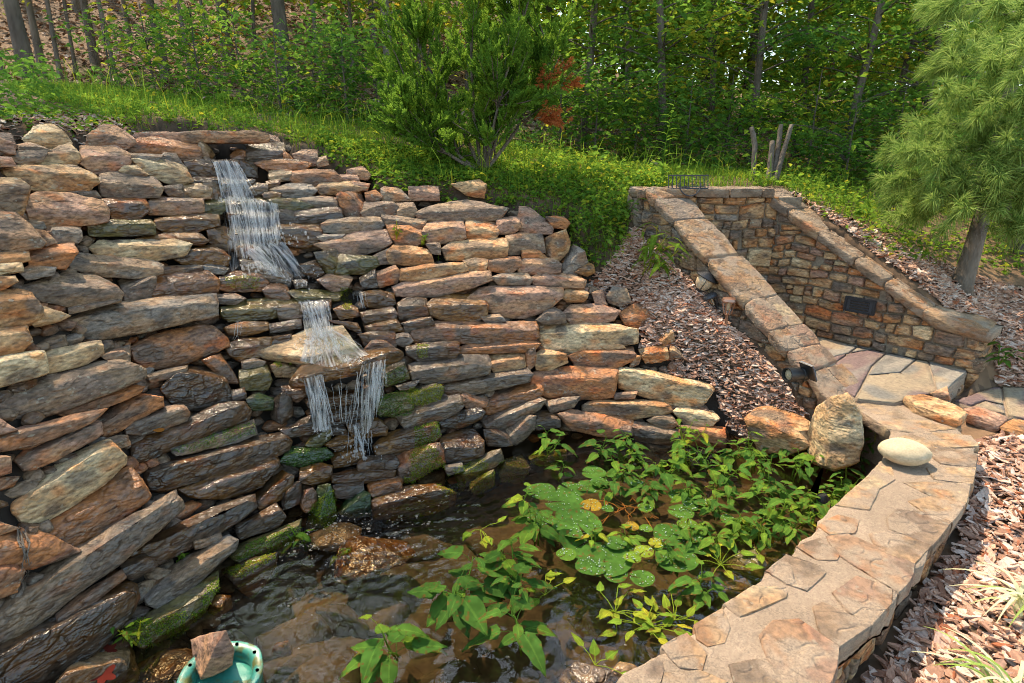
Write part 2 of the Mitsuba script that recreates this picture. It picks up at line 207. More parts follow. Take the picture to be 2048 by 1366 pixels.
# measured outlines of the stones: tile origin and scale, then tone, wetness in tenths, corners
TILES = {'A': (0, 200, 2.7314), 'B': (0, 650, 2.7314), 'C': (0, 966, 3.4133), 'D': (350, 250, 3.4152), 'E': (450, 600, 2.969), 'F': (700, 350, 2.484), 'G': (550, 900, 2.9257)}
STONES = '''
A l0 125,215 205,145 290,140 345,175 385,235 310,265 235,265 150,235
A p0 470,245 480,195 565,140 600,160 630,150 735,215 740,235 690,265 590,245
A p0 0,180 55,190 75,245 80,290 0,290
A b0 20,300 130,285 250,285 235,330 130,350 60,320
A b0 100,250 160,240 260,275 200,290 110,285
A l0 200,345 255,290 380,245 425,290 435,330 400,360 300,360
A p0 440,345 445,260 640,255 700,300 705,345 640,390 540,405 490,385
A r0 700,240 760,215 870,210 1075,245 1100,300 1090,325 1010,325 880,300 705,295
A t0 1085,235 1105,228 1165,300 1150,325 1100,320
A p0 1335,200 1440,195 1465,215 1455,240 1350,248 1335,235
A p0 1450,195 1510,205 1525,235 1465,238
A b0 1345,275 1360,250 1545,240 1560,325 1335,332
A r1 1265,305 1300,275 1335,285 1325,330 1275,335
A r0 1555,290 1595,325 1560,335
A g0 700,297 880,305 860,325 740,320
A b0 865,325 900,293 960,300 1005,360 940,345
A l0 725,325 770,318 920,335 1010,370 1045,440 990,462 900,445 815,405 770,370
A l0 660,385 680,362 745,362 800,405 740,415
A t0 10,385 90,365 420,365 520,415 535,450 480,500 230,500 80,450 20,400
A p0 0,320 60,320 80,355 0,365
A b0 540,440 550,410 640,395 840,425 885,480 870,525 760,530 555,520
A t0 0,430 100,435 160,470 155,500 100,540 110,615 0,615
A p0 100,520 150,520 135,565 110,585
A p0 130,540 200,505 400,520 560,555 595,615 590,660 300,695 185,695 155,640
A b2 390,500 520,500 540,525 480,525
A r8 550,545 640,535 790,545 810,600 760,645 610,645 590,590
A p1 815,560 850,530 990,545 1110,545 1110,605 950,622 820,620
A d4 895,480 990,470 1000,530 940,535
A t1 985,470 1130,460 1155,490 1150,535 1020,540
A b6 1120,450 1190,445 1215,520 1190,545 1155,530 1155,480
A d9 1010,340 1170,330 1200,410 1050,415
A d9 1170,335 1320,335 1330,415 1200,412
A d9 1040,430 1190,430 1190,450 1100,465 1050,455
A d9 1320,340 1400,350 1400,415 1330,410
A g8 1200,430 1300,435 1310,480 1210,500
A g8 1310,440 1380,445 1350,490 1310,480
A g8 1365,490 1400,460 1455,465 1455,500 1390,515
A r0 1405,350 1440,337 1620,335 1690,350 1660,380 1470,388
A p0 1605,300 1650,282 1725,280 1735,350 1690,355 1620,335
A g0 1735,320 1780,310 1790,350 1740,360
A t0 1475,395 1590,390 1585,435 1500,440 1475,425
A r0 1590,400 1690,385 1820,390 1860,435 1800,460 1620,462 1585,430
A o6 1460,450 1525,440 1520,475 1470,475
A g2 1490,490 1570,465 1700,465 1730,495 1700,525 1570,540 1530,510
A o8 1440,520 1480,500 1530,515 1520,540 1450,540
A b2 1640,545 1740,530 1840,540 1840,575 1750,590 1680,570
A m9 1470,545 1660,545 1700,580 1640,610 1500,580
A m9 1220,545 1470,545 1500,590 1360,600 1230,600
A m8 1120,560 1220,545 1225,600 1200,620 1120,615
A m7 480,690 520,670 820,660 845,690 840,725 700,735 490,735
A o8 850,655 1000,632 1190,632 1195,680 1060,720 900,725 845,690
A o8 1135,715 1220,695 1270,700 1285,820 1230,830 1150,780
A d9 1235,610 1500,610 1520,680 1260,690
A d9 1280,695 1520,690 1540,790 1300,800
A o9 1520,690 1640,680 1750,680 1750,760 1690,805 1560,790 1530,740
A d8 1510,610 1610,610 1605,675 1530,670
A d9 1615,610 1860,595 1870,650 1740,670 1620,670
A g0 280,725 290,705 430,705 445,750 420,780 310,780
A p0 0,620 80,625 165,690 245,780 220,800 0,850
A b0 190,710 240,720 300,775 255,790
A r0 155,830 220,800 400,785 420,830 360,850 350,915 300,905 160,900
A t0 0,865 150,835 155,870 60,900 0,890
A l1 490,810 540,775 800,770 950,765 1040,790 1010,840 900,870 620,880 530,850
A o6 780,760 960,730 1080,730 1130,770 1100,790 1040,785
A g1 360,860 400,840 480,870 830,885 885,905 890,945 800,965 480,950 380,910
A o8 960,870 1100,800 1160,795 1250,860 1240,895 1160,905 1000,895
A g7 1115,910 1150,895 1240,925 1220,945 1130,940
A o9 1290,820 1330,790 1420,800 1430,880 1320,880
A l0 0,905 110,895 120,930 0,975
A g0 110,940 160,915 300,920 290,950 150,975
A t0 0,985 80,968 95,990 20,1030 0,1040
A b0 60,1040 350,950 500,960 600,1000 665,1060 660,1100 480,1120 390,1130 300,1110 210,1095
A b1 380,1130 480,1120 620,1100 560,1120 380,1165
A b2 650,985 840,960 850,975 805,1040 810,1090 690,1110 675,1040
A d5 890,920 1100,910 1100,935 900,940
A r8 820,1020 830,975 920,950 1130,940 1195,980 1190,1040 1060,1060 860,1085 825,1070
A r8 1200,970 1290,940 1420,960 1460,1000 1440,1040 1260,1045 1195,1030
A b5 1190,1070 1290,1065 1330,1085 1290,1110 1200,1105
A g2 150,1255 380,1170 600,1110 1000,1095 1175,1065 1185,1170 1050,1200 850,1220 760,1270 400,1320 170,1335
A t0 0,1075 90,1040 170,1060 225,1130 230,1165 150,1225 0,1245
A t0 170,1215 240,1140 370,1180 330,1200 190,1235
A r8 1440,1040 1480,1010 1560,1005 1580,1080 1530,1110 1470,1090
A m9 1210,1140 1330,1100 1620,1085 1640,1160 1480,1190 1250,1210 1210,1180
A o7 1230,1250 1290,1225 1460,1220 1460,1250 1330,1285 1250,1275
A d8 1470,1230 1640,1205 1640,1240 1480,1265
B t0 0,25 140,15 170,90 100,150 0,185
B l0 0,210 190,145 235,150 260,255 170,290 0,360
B l0 230,160 420,120 545,95 558,150 480,205 320,245 255,265
B b2 560,170 700,120 710,220 600,195
B r4 700,130 850,60 1080,0 1160,5 1240,80 1250,110 1000,215 820,240 730,190
B b1 0,395 330,280 640,195 700,205 795,250 790,285 640,350 350,450 150,515 70,515 20,470
B r2 325,490 420,420 700,330 780,340 760,370 560,450 380,505
B r2 555,500 770,380 885,400 890,440 720,530 570,610
B r1 0,640 260,540 560,470 500,520 180,660 0,710
B b3 805,275 960,235 1020,230 1010,265 830,310
B d9 880,350 960,250 1150,225 1230,280 1265,400 1180,460 1020,470 930,420
B r8 1120,195 1200,165 1290,310 1240,310 1160,220
B d8 1265,365 1330,350 1340,400 1275,415
B o9 1235,115 1330,80 1480,70 1480,140 1330,200 1260,160
B d9 1480,75 1580,60 1560,110 1490,130
B m7 1310,250 1450,225 1480,300 1460,350 1320,355
B g7 1325,205 1390,185 1440,205 1420,230 1330,235
B t4 1485,225 1560,195 1640,245 1630,280 1510,280
B b4 690,560 900,450 1000,445 1030,480 1020,520 780,600 690,590
B p1 80,740 130,690 500,510 550,530 555,590 480,640 200,790 130,790
B d8 715,650 900,570 1200,440 1340,415 1365,470 1350,510 1100,600 800,740 730,750
B g5 930,680 1180,580 1380,530 1395,590 1230,650 1080,680 960,710
B b2 590,625 690,610 705,650 640,670 600,650
B l1 50,950 110,880 540,650 600,630 690,720 680,760 480,920 200,1100 140,1110 90,1050
B d8 785,800 1000,720 1540,590 1595,640 1580,680 1380,770 1000,870 860,905 810,890
B r5 170,1110 330,990 600,820 720,770 820,930 800,960 620,1080 430,1230
B r2 0,1180 160,1110 430,1235 180,1320 0,1340
B o9 980,900 1200,840 1500,710 1520,770 1430,880 1220,945 1020,930
B o9 1390,930 1540,800 1600,830 1590,910 1420,1000
B p0 0,440 75,570 0,630
B p0 0,715 50,730 60,800 0,860
B p0 0,1035 90,1110 0,1180
C b4 0,920 250,700 560,480 880,250 1200,50 1260,160 1020,380 830,520 600,690 330,900 130,1060 0,1130
C r5 390,900 560,760 830,600 855,640 700,760 470,940 400,950
C d8 0,1150 300,980 560,850 830,665 920,700 945,780 880,920 700,1110 520,1200 400,1330 360,1366 0,1366
C t7 380,1380 470,1270 650,1170 880,1090 890,1130 830,1230 940,1290 950,1380
C d8 840,500 1060,370 1350,220 1730,90 1740,160 1540,310 1330,400 1060,560
C d6 830,560 980,480 1060,560 900,650 850,620
C g4 980,760 990,690 1150,580 1370,520 1560,360 1620,390 1600,450 1420,600 1320,690 1200,810 1080,860 1000,830
C g5 1330,390 1500,345 1510,380 1400,430 1340,440
C d7 1610,300 1880,150 1940,230 1900,290 1640,370
C m6 1570,500 1640,420 1900,330 2048,260 2048,380 1800,460 1640,540
C o9 1530,600 1740,520 1890,480 1880,560 1790,700 1700,770 1640,730
C m5 850,1000 980,930 1200,860 1480,620 1480,700 1400,870 1300,940 1100,1080 980,1110 850,1060
C r2 0,590 60,565 150,600 110,740 0,870
D r0 1110,485 1130,468 1260,470 1295,540 1285,610 1230,640 1180,640 1150,590 1130,540
D t0 965,430 1000,395 1120,385 1230,395 1300,430 1220,465 1000,470
D p0 1225,395 1320,410 1310,440 1230,445
D p0 1180,310 1280,295 1325,345 1310,365 1180,350
D p0 1130,350 1240,350 1250,385 1130,380
D g0 1410,440 1430,430 1540,445 1590,505 1420,520
D r0 1310,470 1370,455 1410,490 1380,525 1320,520
D p0 1605,430 1790,425 1800,510 1610,505
D p0 1550,330 1610,320 1650,360 1600,395
D b0 1280,600 1300,535 1430,530 1500,540 1520,560 1500,620 1380,640 1300,635
D b0 1520,540 1620,540 1645,580 1625,640 1520,635
D g1 1000,680 1050,655 1410,640 1425,680 1400,710 1180,745 1010,725
D g1 975,760 1140,755 1120,775 1000,785
D p3 970,820 1100,770 1250,735 1450,720 1475,800 1400,850 1200,895 1050,860
D b0 1420,630 1440,620 1708,660 1690,710 1450,680
D r0 1450,690 1600,695 1690,730 1690,790 1650,820 1520,825 1480,760
D t0 1455,870 1500,830 1640,835 1730,860 1760,945 1460,945
D b2 1360,900 1450,860 1455,940 1390,945
D m8 960,880 1090,855 1130,910 1090,1010 1040,1010 990,940
D m8 1130,890 1280,905 1370,910 1385,955 1310,1010 1100,1020
D p6 980,1060 1040,1025 1170,1025 1205,1050 1170,1110 1080,1140
D d9 860,960 970,930 1010,1010 960,1040 880,1010
D g9 450,930 640,950 800,1030 780,1100 640,1060 470,990
D r3 1370,1010 1500,970 1525,1000 1510,1070 1400,1100 1370,1070
D d7 1265,1050 1360,1000 1375,1100 1290,1110
D o9 1270,1150 1400,1130 1490,1160 1500,1220 1430,1245 1300,1235
D o8 1280,1290 1480,1255 1510,1290 1490,1340 1300,1350
D o7 1090,1260 1170,1230 1240,1260 1260,1300 1130,1320
D g7 820,1070 890,1065 890,1100 830,1105
D m9 780,1140 930,1130 1130,1150 1120,1190 860,1215
D d9 850,1220 1060,1200 1050,1290 1000,1340 880,1340
D b6 700,1250 840,1220 860,1320 720,1330
E b3 405,345 435,315 485,390 440,400
E d6 800,210 920,190 1000,190 1020,250 1010,290 960,240 830,260
E r3 825,315 890,230 1000,285 1005,300 900,320
E b5 1020,210 1080,195 1110,240 1070,275 1020,260
E d6 1070,160 1090,120 1220,110 1230,135 1100,165 1075,190
E o7 660,130 780,140 800,190 720,150
E o8 840,160 960,130 1010,110 1060,180 960,185 850,190
F r6 305,795 330,745 520,735 920,735 935,800 900,825 500,830 320,825
F r4 545,860 620,835 900,825 940,840 915,870 700,880 550,882
F d7 280,855 400,840 530,833 545,870 520,905 340,920 285,890
F b6 295,945 400,910 680,900 700,950 690,985 520,1015 420,1035 310,1020
F t3 690,900 860,880 865,950 800,975 720,985 700,940
F r4 870,880 915,865 915,940 890,965 865,930
F b6 460,1055 560,1020 880,965 905,990 890,1020 650,1080 490,1090
F m8 165,945 270,935 290,1010 180,1045 165,1010
F g7 235,1050 330,1030 310,1055 250,1065
F m6 300,1060 420,1040 460,1060 440,1110 320,1160 290,1110
F m7 130,1110 290,1070 310,1160 250,1200 150,1190
F b7 240,1200 380,1130 540,1095 565,1145 540,1180 360,1240 270,1255
F r4 560,1100 590,1085 680,1120 670,1145 580,1150
F r6 620,1100 680,1065 880,1035 955,1050 960,1090 880,1130 740,1180 680,1185 670,1130
F d8 440,1220 520,1185 640,1160 665,1180 650,1210 530,1255 460,1250
F b6 660,1220 760,1185 940,1110 965,1120 940,1160 830,1220 720,1270 670,1250
F b4 770,1260 880,1195 920,1200 910,1260 820,1340 780,1320
F d6 670,1270 760,1265 800,1340 690,1340
E d8 1280,830 1330,790 1470,775 1535,840 1530,920 1400,975 1310,970
E o8 880,870 960,800 1250,720 1275,800 1230,850 1000,930 900,920
E o9 725,740 900,700 955,760 950,800 760,820
E m9 490,860 520,800 620,780 620,820 560,880
E o9 610,860 700,790 760,830 740,880 660,890
E o9 630,930 700,880 800,855 825,900 800,960 650,990
E d9 790,980 830,930 1000,930 1025,970 1010,1020 800,1030
E d9 640,1040 860,1000 1010,1020 1000,1060 700,1090 640,1080
E r7 1010,930 1120,890 1270,850 1300,960 1200,1010 1100,1080 1050,1080 1030,1000
E r9 850,1080 1000,1030 1045,1060 1045,1160 900,1185 860,1140
E d9 650,1110 720,1080 820,1085 820,1140 740,1180 660,1170
E a9 730,1180 800,1130 850,1160 860,1270 750,1290 670,1260
E o9 870,1200 1080,1110 1250,1095 1370,1150 1360,1200 1250,1260 1000,1305 890,1290
E r8 450,1150 520,1120 545,1160 540,1230 480,1255 445,1200
E a8 560,1110 620,1100 660,1280 590,1350 480,1366 530,1250
E o9 450,1000 560,970 630,990 630,1060 520,1100 445,1080
E a9 330,960 400,880 600,890 630,920 560,960 440,985
E d9 280,600 340,555 390,580 400,680 340,730 280,700
E a9 130,590 200,560 280,590 275,640 170,650
E r9 340,520 470,505 470,570 430,600 350,570
E d9 480,590 620,560 780,540 780,600 600,640 500,640
E d9 520,690 680,650 860,620 860,680 700,740 540,770
E d9 780,560 930,520 940,600 860,640 790,620
E d9 330,770 530,690 590,720 530,790 390,810
E d9 540,780 700,745 720,790 620,800
E g7 1310,990 1400,975 1410,1010 1330,1030
E m6 1370,1010 1500,940 1633,890 1650,950 1530,1000 1480,1040 1400,1120
E m7 1450,1080 1590,1020 1590,1100 1480,1150
E d9 330,1110 440,1090 450,1200 350,1240
G m7 1300,80 1440,40 1480,110 1440,190 1330,180
G m7 1490,40 1700,0 1700,50 1600,80 1500,70
F b0 330,190 400,160 580,130 720,155 780,170 740,215 650,230 470,235 340,220
F b0 165,205 250,210 360,240 340,260 180,250
F p0 360,285 380,245 480,228 560,230 575,310 530,330 400,340 370,310
F t0 580,240 590,225 720,235 735,290 715,320 610,325 585,310
F p0 735,230 760,215 835,210 840,260 810,290 735,290
F p0 855,165 890,170 1000,250 1000,290 860,290 835,265 900,230
F t0 460,370 500,340 700,320 780,320 780,395 760,405 480,420
F b0 780,310 850,295 950,300 965,380 860,390 780,390
F t0 970,320 1070,275 1085,330 1080,380 1040,425 980,410
F r0 985,215 1060,210 1085,240 1070,260 1010,255
F b0 390,350 440,345 445,390 410,385
F t0 860,380 930,372 970,410 860,415
F t0 570,430 620,418 680,425 670,470 600,480
F r0 685,425 760,412 840,410 845,450 800,485 690,470
F p0 830,440 870,418 1000,415 1045,445 1040,480 950,488 840,480
F t0 240,500 260,470 450,448 570,440 580,470 430,500 250,525
F p1 215,560 300,530 520,490 690,485 700,520 560,570 370,600 230,600
F g0 705,510 760,495 880,492 905,520 890,540 740,540
F p0 905,510 960,490 1090,495 1165,530 1160,555 1000,555 915,540
F p0 590,610 640,570 760,550 930,560 1050,570 1050,610 1000,640 960,680 860,710 720,690 680,640
F d6 240,640 290,610 375,620 385,690 340,715 250,715
F o6 385,640 420,610 550,595 650,600 685,650 680,700 620,730 500,730 400,690
F d5 275,740 400,715 410,730 320,755
F g3 660,710 740,695 760,720 680,728
F t0 1055,600 1075,570 1150,570 1180,590 1160,625 1080,625
F p0 1060,690 1100,650 1250,645 1335,680 1310,720 1240,735 1100,735
F b0 930,720 1000,660 1060,690 1070,730 960,735
F l0 940,790 960,740 1100,735 1300,745 1425,770 1425,830 1250,850 1140,870 1120,890 980,885 945,830
F t0 915,900 960,865 1070,895 1075,930 1000,965 930,965
F r0 1090,900 1140,875 1400,860 1415,890 1410,920 1330,950 1130,955
F t0 1410,900 1440,905 1430,935 1400,945
F t0 1255,850 1350,840 1360,855 1280,865
F t0 1440,870 1570,850 1580,910 1470,930
F r1 905,985 960,965 1300,960 1325,970 1310,1105 1200,1110 970,1100 960,1050 900,1030
F l0 1330,1000 1345,960 1500,980 1805,1030 1800,1070 1740,1155 1650,1150 1500,1110 1340,1050
F b2 975,1135 1060,1110 1130,1110 1110,1150 1000,1175
F t1 1155,1150 1200,1115 1400,1115 1590,1150 1600,1170 1500,1195 1290,1215 1165,1190
F p0 1320,1090 1420,1080 1410,1105 1320,1108
F r3 1040,1190 1100,1170 1200,1200 1400,1220 1400,1290 1300,1300 1100,1260
F l0 1610,1175 1650,1150 1800,1180 1830,1210 1800,1240 1670,1240
F r1 1635,1250 1700,1240 1860,1260 1860,1350 1640,1330
F b1 1490,1220 1580,1185 1620,1240 1560,1270
F d5 910,1180 1040,1180 1040,1250 930,1260
F b3 1400,1230 1500,1240 1640,1270 1640,1340 1420,1310
F t0 520,50 640,30 670,50 660,110 590,100
'''
allv, pile = [], []
W = 'rock_wall'
say(W, 'tiered dry-stacked wall of rust, tan and grey rocks curving round the back of the pond', 'rock wall')
def tile_poly(tl, words):
    x0, y0, s = TILES[tl]
    return [(x0 + float(a) / s, y0 + float(b) / s) for a, b in (w.split(',') for w in words)]
for i, line in enumerate(STONES.strip().split('\n')):
    tl, tw, *pts = line.split()
    poly = tile_poly(tl, pts)
    if tl in 'ABC' and all(x <= 4 or True for x, y in poly):                     # stones cut by the photograph's left edge go on beyond it
        poly = [(x - (70 if x < 1 else 0), y) for x, y in poly]
    cen = np.mean(poly, 0); dfall = LineString([(455, 330), (500, 450), (590, 560), (640, 660), (690, 760), (690, 930)]).distance(Point(cen))   # stones by the falls are wet through
    v, f = stone(num(W + '__stone'), poly, tw[0], max(int(tw[1]) / 10, .95 * math.exp(-(dfall / 135) ** 2)), 100 + i, D=.34 if cen[0] > 690 and cen[1] < 405 else None)
    pile.append(v)
# flat slabs: the lintel over the spout, the pale splash slab and the spill ledge
def slab(key, poly, zt, thick, tn, wet, seed, dz=lambda x, y: 0 * x, amp=.008, res=.012, mat='stone_mat'):
    """a flat stone lying level: measured outline of its top at height zt, given thickness"""
    P = on_z(np.array(poly, float)[:, 0], np.array(poly, float)[:, 1], zt) if not isinstance(poly, np.ndarray) else np.c_[poly, np.full(len(poly), zt)]
    return slab3(key, P, thick, tn, wet, seed, amp, res, mat)
def slab3(key, P, thick, tn, wet, seed, amp=.008, res=.012, mat='stone_mat'):
    r = np.random.default_rng(seed)
    Q = []
    for i in range(len(P)):
        a, b = P[i], P[(i + 1) % len(P)]
        Q += [a] + [a + (b - a) * k for k in (r.uniform(.2, .3), r.uniform(.42, .58), r.uniform(.7, .8))]
    Q = np.array(Q); c = Q.mean(0); Q += (Q - c) * (meshkit.fbm(Q * 26 + seed, 2)[:, None] - .5) * .12
    ins = c + (Q - c) * .965; bot = c + (Q - c) * (.93 + .06 * r.random((len(Q), 1)))
    pts = np.vstack([ins + [0, 0, 0], Q - [0, 0, .22 * thick], Q - [0, 0, .6 * thick], bot - [0, 0, thick]])
    v, f = rock_from(pts, res, amp, seed)
    put(key, v, f, mat, (TONES[tn] + .1 + .8 * r.random()) / 10, wet)
    return v, f
def tp(tl, s): return tile_poly(tl, s.split())
lint = np.array([at(x, y, np.float64(t)) for x, y, t in [(268, 272, 4.05), (330, 268, 4.2), (420, 266, 4.3), (505, 268, 4.3), (540, 268, 4.35), (515, 276, 4.45), (400, 262.5, 4.75), (320, 264, 4.65)]])
lint[:, 2] = lint[:, 2].mean() + np.array([0, .01, .02, .02, .01, 0, .0, .0])
pile.append(slab3(num(W + '__stone'), lint, .065, 'p', 0, 901)[0])
pale = np.array([at(450 + x / 2.969, 600 + y / 2.969, np.float64(t)) for x, y, t in [(200, 300, 3.36), (470, 345, 3.3), (640, 335, 3.38), (795, 275, 3.44), (700, 140, 3.66), (480, 170, 3.62)]])
pile.append(slab3(num(W + '__stone'), pale, .05, 'l', .25, 902, .004)[0])
led = np.array([at(450 + x / 2.969, 600 + y / 2.969, np.float64(t)) for x, y, t in [(370, 475, 3.12), (480, 455, 3.12), (760, 390, 3.2), (1000, 300, 3.32), (1063, 300, 3.38), (1000, 280, 3.5), (600, 320, 3.5), (450, 390, 3.3)]])
pile.append(slab3(num(W + '__stone'), led, .055, 'o', .9, 903, .005)[0])
print('stones', USED[W + '__stone'], sum(len(v) for v in pile))

# ---------------------------------------------------------------- ground sheet: lowered behind the stones, under the pond and under the walls
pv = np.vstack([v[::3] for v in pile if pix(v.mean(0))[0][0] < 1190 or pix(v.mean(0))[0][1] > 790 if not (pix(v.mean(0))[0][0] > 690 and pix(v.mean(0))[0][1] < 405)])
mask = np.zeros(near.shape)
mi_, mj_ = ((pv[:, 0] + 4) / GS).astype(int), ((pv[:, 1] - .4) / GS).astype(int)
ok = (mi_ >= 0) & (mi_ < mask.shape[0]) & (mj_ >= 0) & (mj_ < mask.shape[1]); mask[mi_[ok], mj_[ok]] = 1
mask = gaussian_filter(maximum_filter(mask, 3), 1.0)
def sample(a, x, y): return map_coordinates(a, [((np.asarray(x) + 4) / GS).ravel(), ((np.asarray(y) - .4) / GS).ravel()], order=1, mode='constant', cval=0).reshape(np.shape(x))
def raster(poly, sig=1.0):
    X, Y = np.meshgrid(NX, NY, indexing='ij')
    return gaussian_filter(shapely.contains_xy(poly, X, Y).astype(float), sig)

CAPZ = .345
g2 = lambda s: [(1200 + x / 2.4139, 800 + y / 2.4139) for x, y in (map(float, w.split(',')) for w in s.split())]
inner = on_z(*np.array(g2('90,1366 280,1235 450,1110 600,995 740,902 810,830 900,758 1010,682 1060,604 1150,502 1290,380 1350,310 1395,240 1410,165 1340,95 1240,20 1200,-30 1150,-75')).T, CAPZ)[:, :2]
outer = on_z(*np.array(g2('1080,1366 1150,1190 1300,1080 1430,925 1500,805 1590,700 1680,592 1755,482 1795,355 1808,220 1700,115 1500,20 1420,0 1340,-20')).T, CAPZ)[:, :2]
inner = np.vstack([[[-1.5, .02]], [[-.55, .68]], inner]); outer = np.vstack([[[-1.1, -.45]], [[.1, .38]], [[.62, .92]], outer])
cap_poly = Polygon(np.vstack([inner, outer[::-1]])).buffer(0)
water_edge = np.array([on_z(x, y, 0.)[:2] for x, y in [(1760, 938), (1620, 912), (1500, 892), (1300, 872), (1100, 870), (1000, 900), (900, 960), (750, 1000), (650, 1020), (560, 1060), (450, 1180), (400, 1220), (250, 1330), (200, 1400)]])
pond_poly = Polygon(np.vstack([inner[:14] + [[.05, -.05]], water_edge, [[-1.5, 1.2], [-1.6, .0]]])).buffer(.05)
PZ = .37
patio_px = [(1679, 773), (1715, 798), (1790, 806), (1895, 778), (1948, 731)]
patio_front = np.array([on_z(x, y, PZ)[:2] for x, y in patio_px])
A0, A1 = np.array([1.95, 3.37]), np.array([1.12, 4.65])                      # left wing, from its foot to its top
E0, K0 = np.array([2.92, 3.62]), np.array([2.0, 4.70])                       # right wing: inner face, from its end to the corner
patio_poly = Polygon(np.vstack([patio_front, [E0 + [.02, .0]], [K0 + [.1, .1]], [A1 + [0, .2]], [A0 + [-.02, 0]]])).buffer(0)
flag_poly = Polygon([on_z(x, y, .27)[:2] for x, y in [(1905, 800), (1990, 772), (2140, 775), (2400, 800), (2300, 900), (2048, 838), (1960, 815)]]).buffer(0)
wing_poly = LineString([A0, A1, [2.1, 4.85]]).buffer(.12)
pond_m, cap_m, low_m = raster(pond_poly.difference(cap_poly.buffer(.02)), 2.0), raster(cap_poly.buffer(-.06), .6), raster(patio_poly.buffer(.02), .7)
flag_m = raster(flag_poly.buffer(.04), 2.2)
def axis(a, b, fine, lo, hi, grow=1.28):
    mid = list(np.arange(a, b, fine)); st = .12; v = b
    out = mid
    while v < hi: out.append(v); v += st; st = min(st * grow, 2.5 if v < 40 else 12)
    st = .12; v = a - st; pre = []
    while v > lo: pre.append(v); st = min(st * grow, 2.5 if v > -40 else 12); v -= st
    return np.array(pre[::-1] + out)
xs, ys = axis(-4, 5.4, .045, -160, 160), axis(.4, 7.0, .045, -30, 200)
X, Y = np.meshgrid(xs, ys, indexing='ij')
bump = (meshkit.fbm(np.stack([X * 5, Y * 5, 0 * X], -1), 3) - .5) * .05
def ground_final(x, y):
    z = ground_z(x, y)
    z = z - .20 * sample(mask, x, y)
    pm = sample(pond_m, x, y); z = z * (1 - pm) + (-.30) * pm
    cm = sample(cap_m, x, y); z = np.where(cm > .3, np.minimum(z, .1), z)
    lm = sample(low_m, x, y); z = np.where(lm > .3, np.minimum(z, .30), z)
    fm = sample(flag_m, x, y); z = z * (1 - fm) + np.minimum(z, .16) * fm
    return z
Z = ground_final(X, Y) + bump * (1 - sample(pond_m, X, Y)) * .7
cav = at(452, 300, np.float64(4.45))
Z -= .38 * np.exp(-(((X - cav[0]) / .22) ** 2 + ((Y - cav[1]) / .3) ** 4))     # the hollow the water comes from
def grid_faces(n, m):
    i, j = np.meshgrid(np.arange(n - 1), np.arange(m - 1), indexing='ij'); a = (i * m + j).ravel()
    return np.vstack([np.c_[a, a + m, a + m + 1], np.c_[a, a + m + 1, a + 1]])
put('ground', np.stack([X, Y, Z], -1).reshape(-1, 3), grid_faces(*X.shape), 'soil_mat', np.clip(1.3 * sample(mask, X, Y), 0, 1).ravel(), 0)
say('ground', kind='structure')

# ---------------------------------------------------------------- pond water
def ripples(x, y):
    c = np.array([-.62, 2.55]); d = np.hypot(x - c[0], y - c[1])
    chop = np.exp(-(d / .75) ** 2)
    p = np.stack([x, y, 0 * x], -1)
    h = .0042 * chop * (meshkit.fbm(p * [26, 34, 1], 2, 3) - .5) * 2 + .0009 * (meshkit.fbm(p * [9, 13, 1], 2, 5) - .5) * 2
    for (rx, ry, a) in [(-.1, 1.93, .0012), (.33, 2.05, .0010), (-.75, 1.75, .0012), (.75, 2.2, .0008), (.1, 1.72, .001)]:
        r = np.hypot(x - rx, y - ry); h += a * np.sin(r * 150) * np.exp(-(r / .07) ** 2)
    return h
minx, miny, maxx, maxy = pond_poly.buffer(.12).bounds
wx, wy = np.meshgrid(np.arange(minx, maxx, .012), np.arange(max(miny, .3), maxy, .012), indexing='ij')
wf = grid_faces(*wx.shape); inside = shapely.contains_xy(pond_poly.buffer(.14), wx, wy).ravel(); wf = wf[inside[wf].all(1)]
used, inv = np.unique(wf, return_inverse=True); wv = np.stack([wx, wy, ripples(wx, wy)], -1).reshape(-1, 3)[used]
scene['water_mat'] = {'type': 'thindielectric', 'int_ior': 1.33, 'specular_transmittance': {'type': 'rgb', 'value': [.66, .58, .44]}}
put('pond_water', wv, inv.reshape(-1, 3), 'water_mat'); say('pond_water', kind='structure')

# pond bed: silt and rounded rocks under the water
def silt_color(p, n, uv):
    a = mikit.fbm(p.x * 9, p.y * 9, p.z * 9, 3); b = mikit.fbm(p.x * 50 + uv.x * 40, p.y * 50, p.z * 50, 2)
    return mikit.mix((.055, .042, .030), (.115, .080, .048), a) * (.5 + b)
scene['silt_mat'] = {'type': 'principled', 'base_color': tex(silt_color), 'roughness': .8}
minx, miny, maxx, maxy = pond_poly.bounds
bx_, by_ = np.meshgrid(np.arange(minx - .2, maxx + .2, .05), np.arange(.0, maxy + .2, .05), indexing='ij')
bz = -.27 + .05 * meshkit.fbm(np.stack([bx_ * 3, by_ * 3, 0 * bx_], -1), 3)
put('pond_bed', np.stack([bx_, by_, bz], -1).reshape(-1, 3), grid_faces(*bx_.shape), 'silt_mat', .5); say('pond_bed', kind='structure')
def blob(c, r3, seed, length=.02, amp=.012, flat=1.0, rz=0.0, jit=.25):
    r = np.random.default_rng(seed); d = nrm(r.normal(size=(26, 3))) * (1 + jit * (r.random((26, 1)) - .5))
    d = d * np.asarray(r3); c_, s_ = math.cos(rz), math.sin(rz)
    d = np.c_[d[:, 0] * c_ - d[:, 1] * s_, d[:, 0] * s_ + d[:, 1] * c_, d[:, 2]]
    return rock_from(d + np.asarray(c), length, amp, seed)
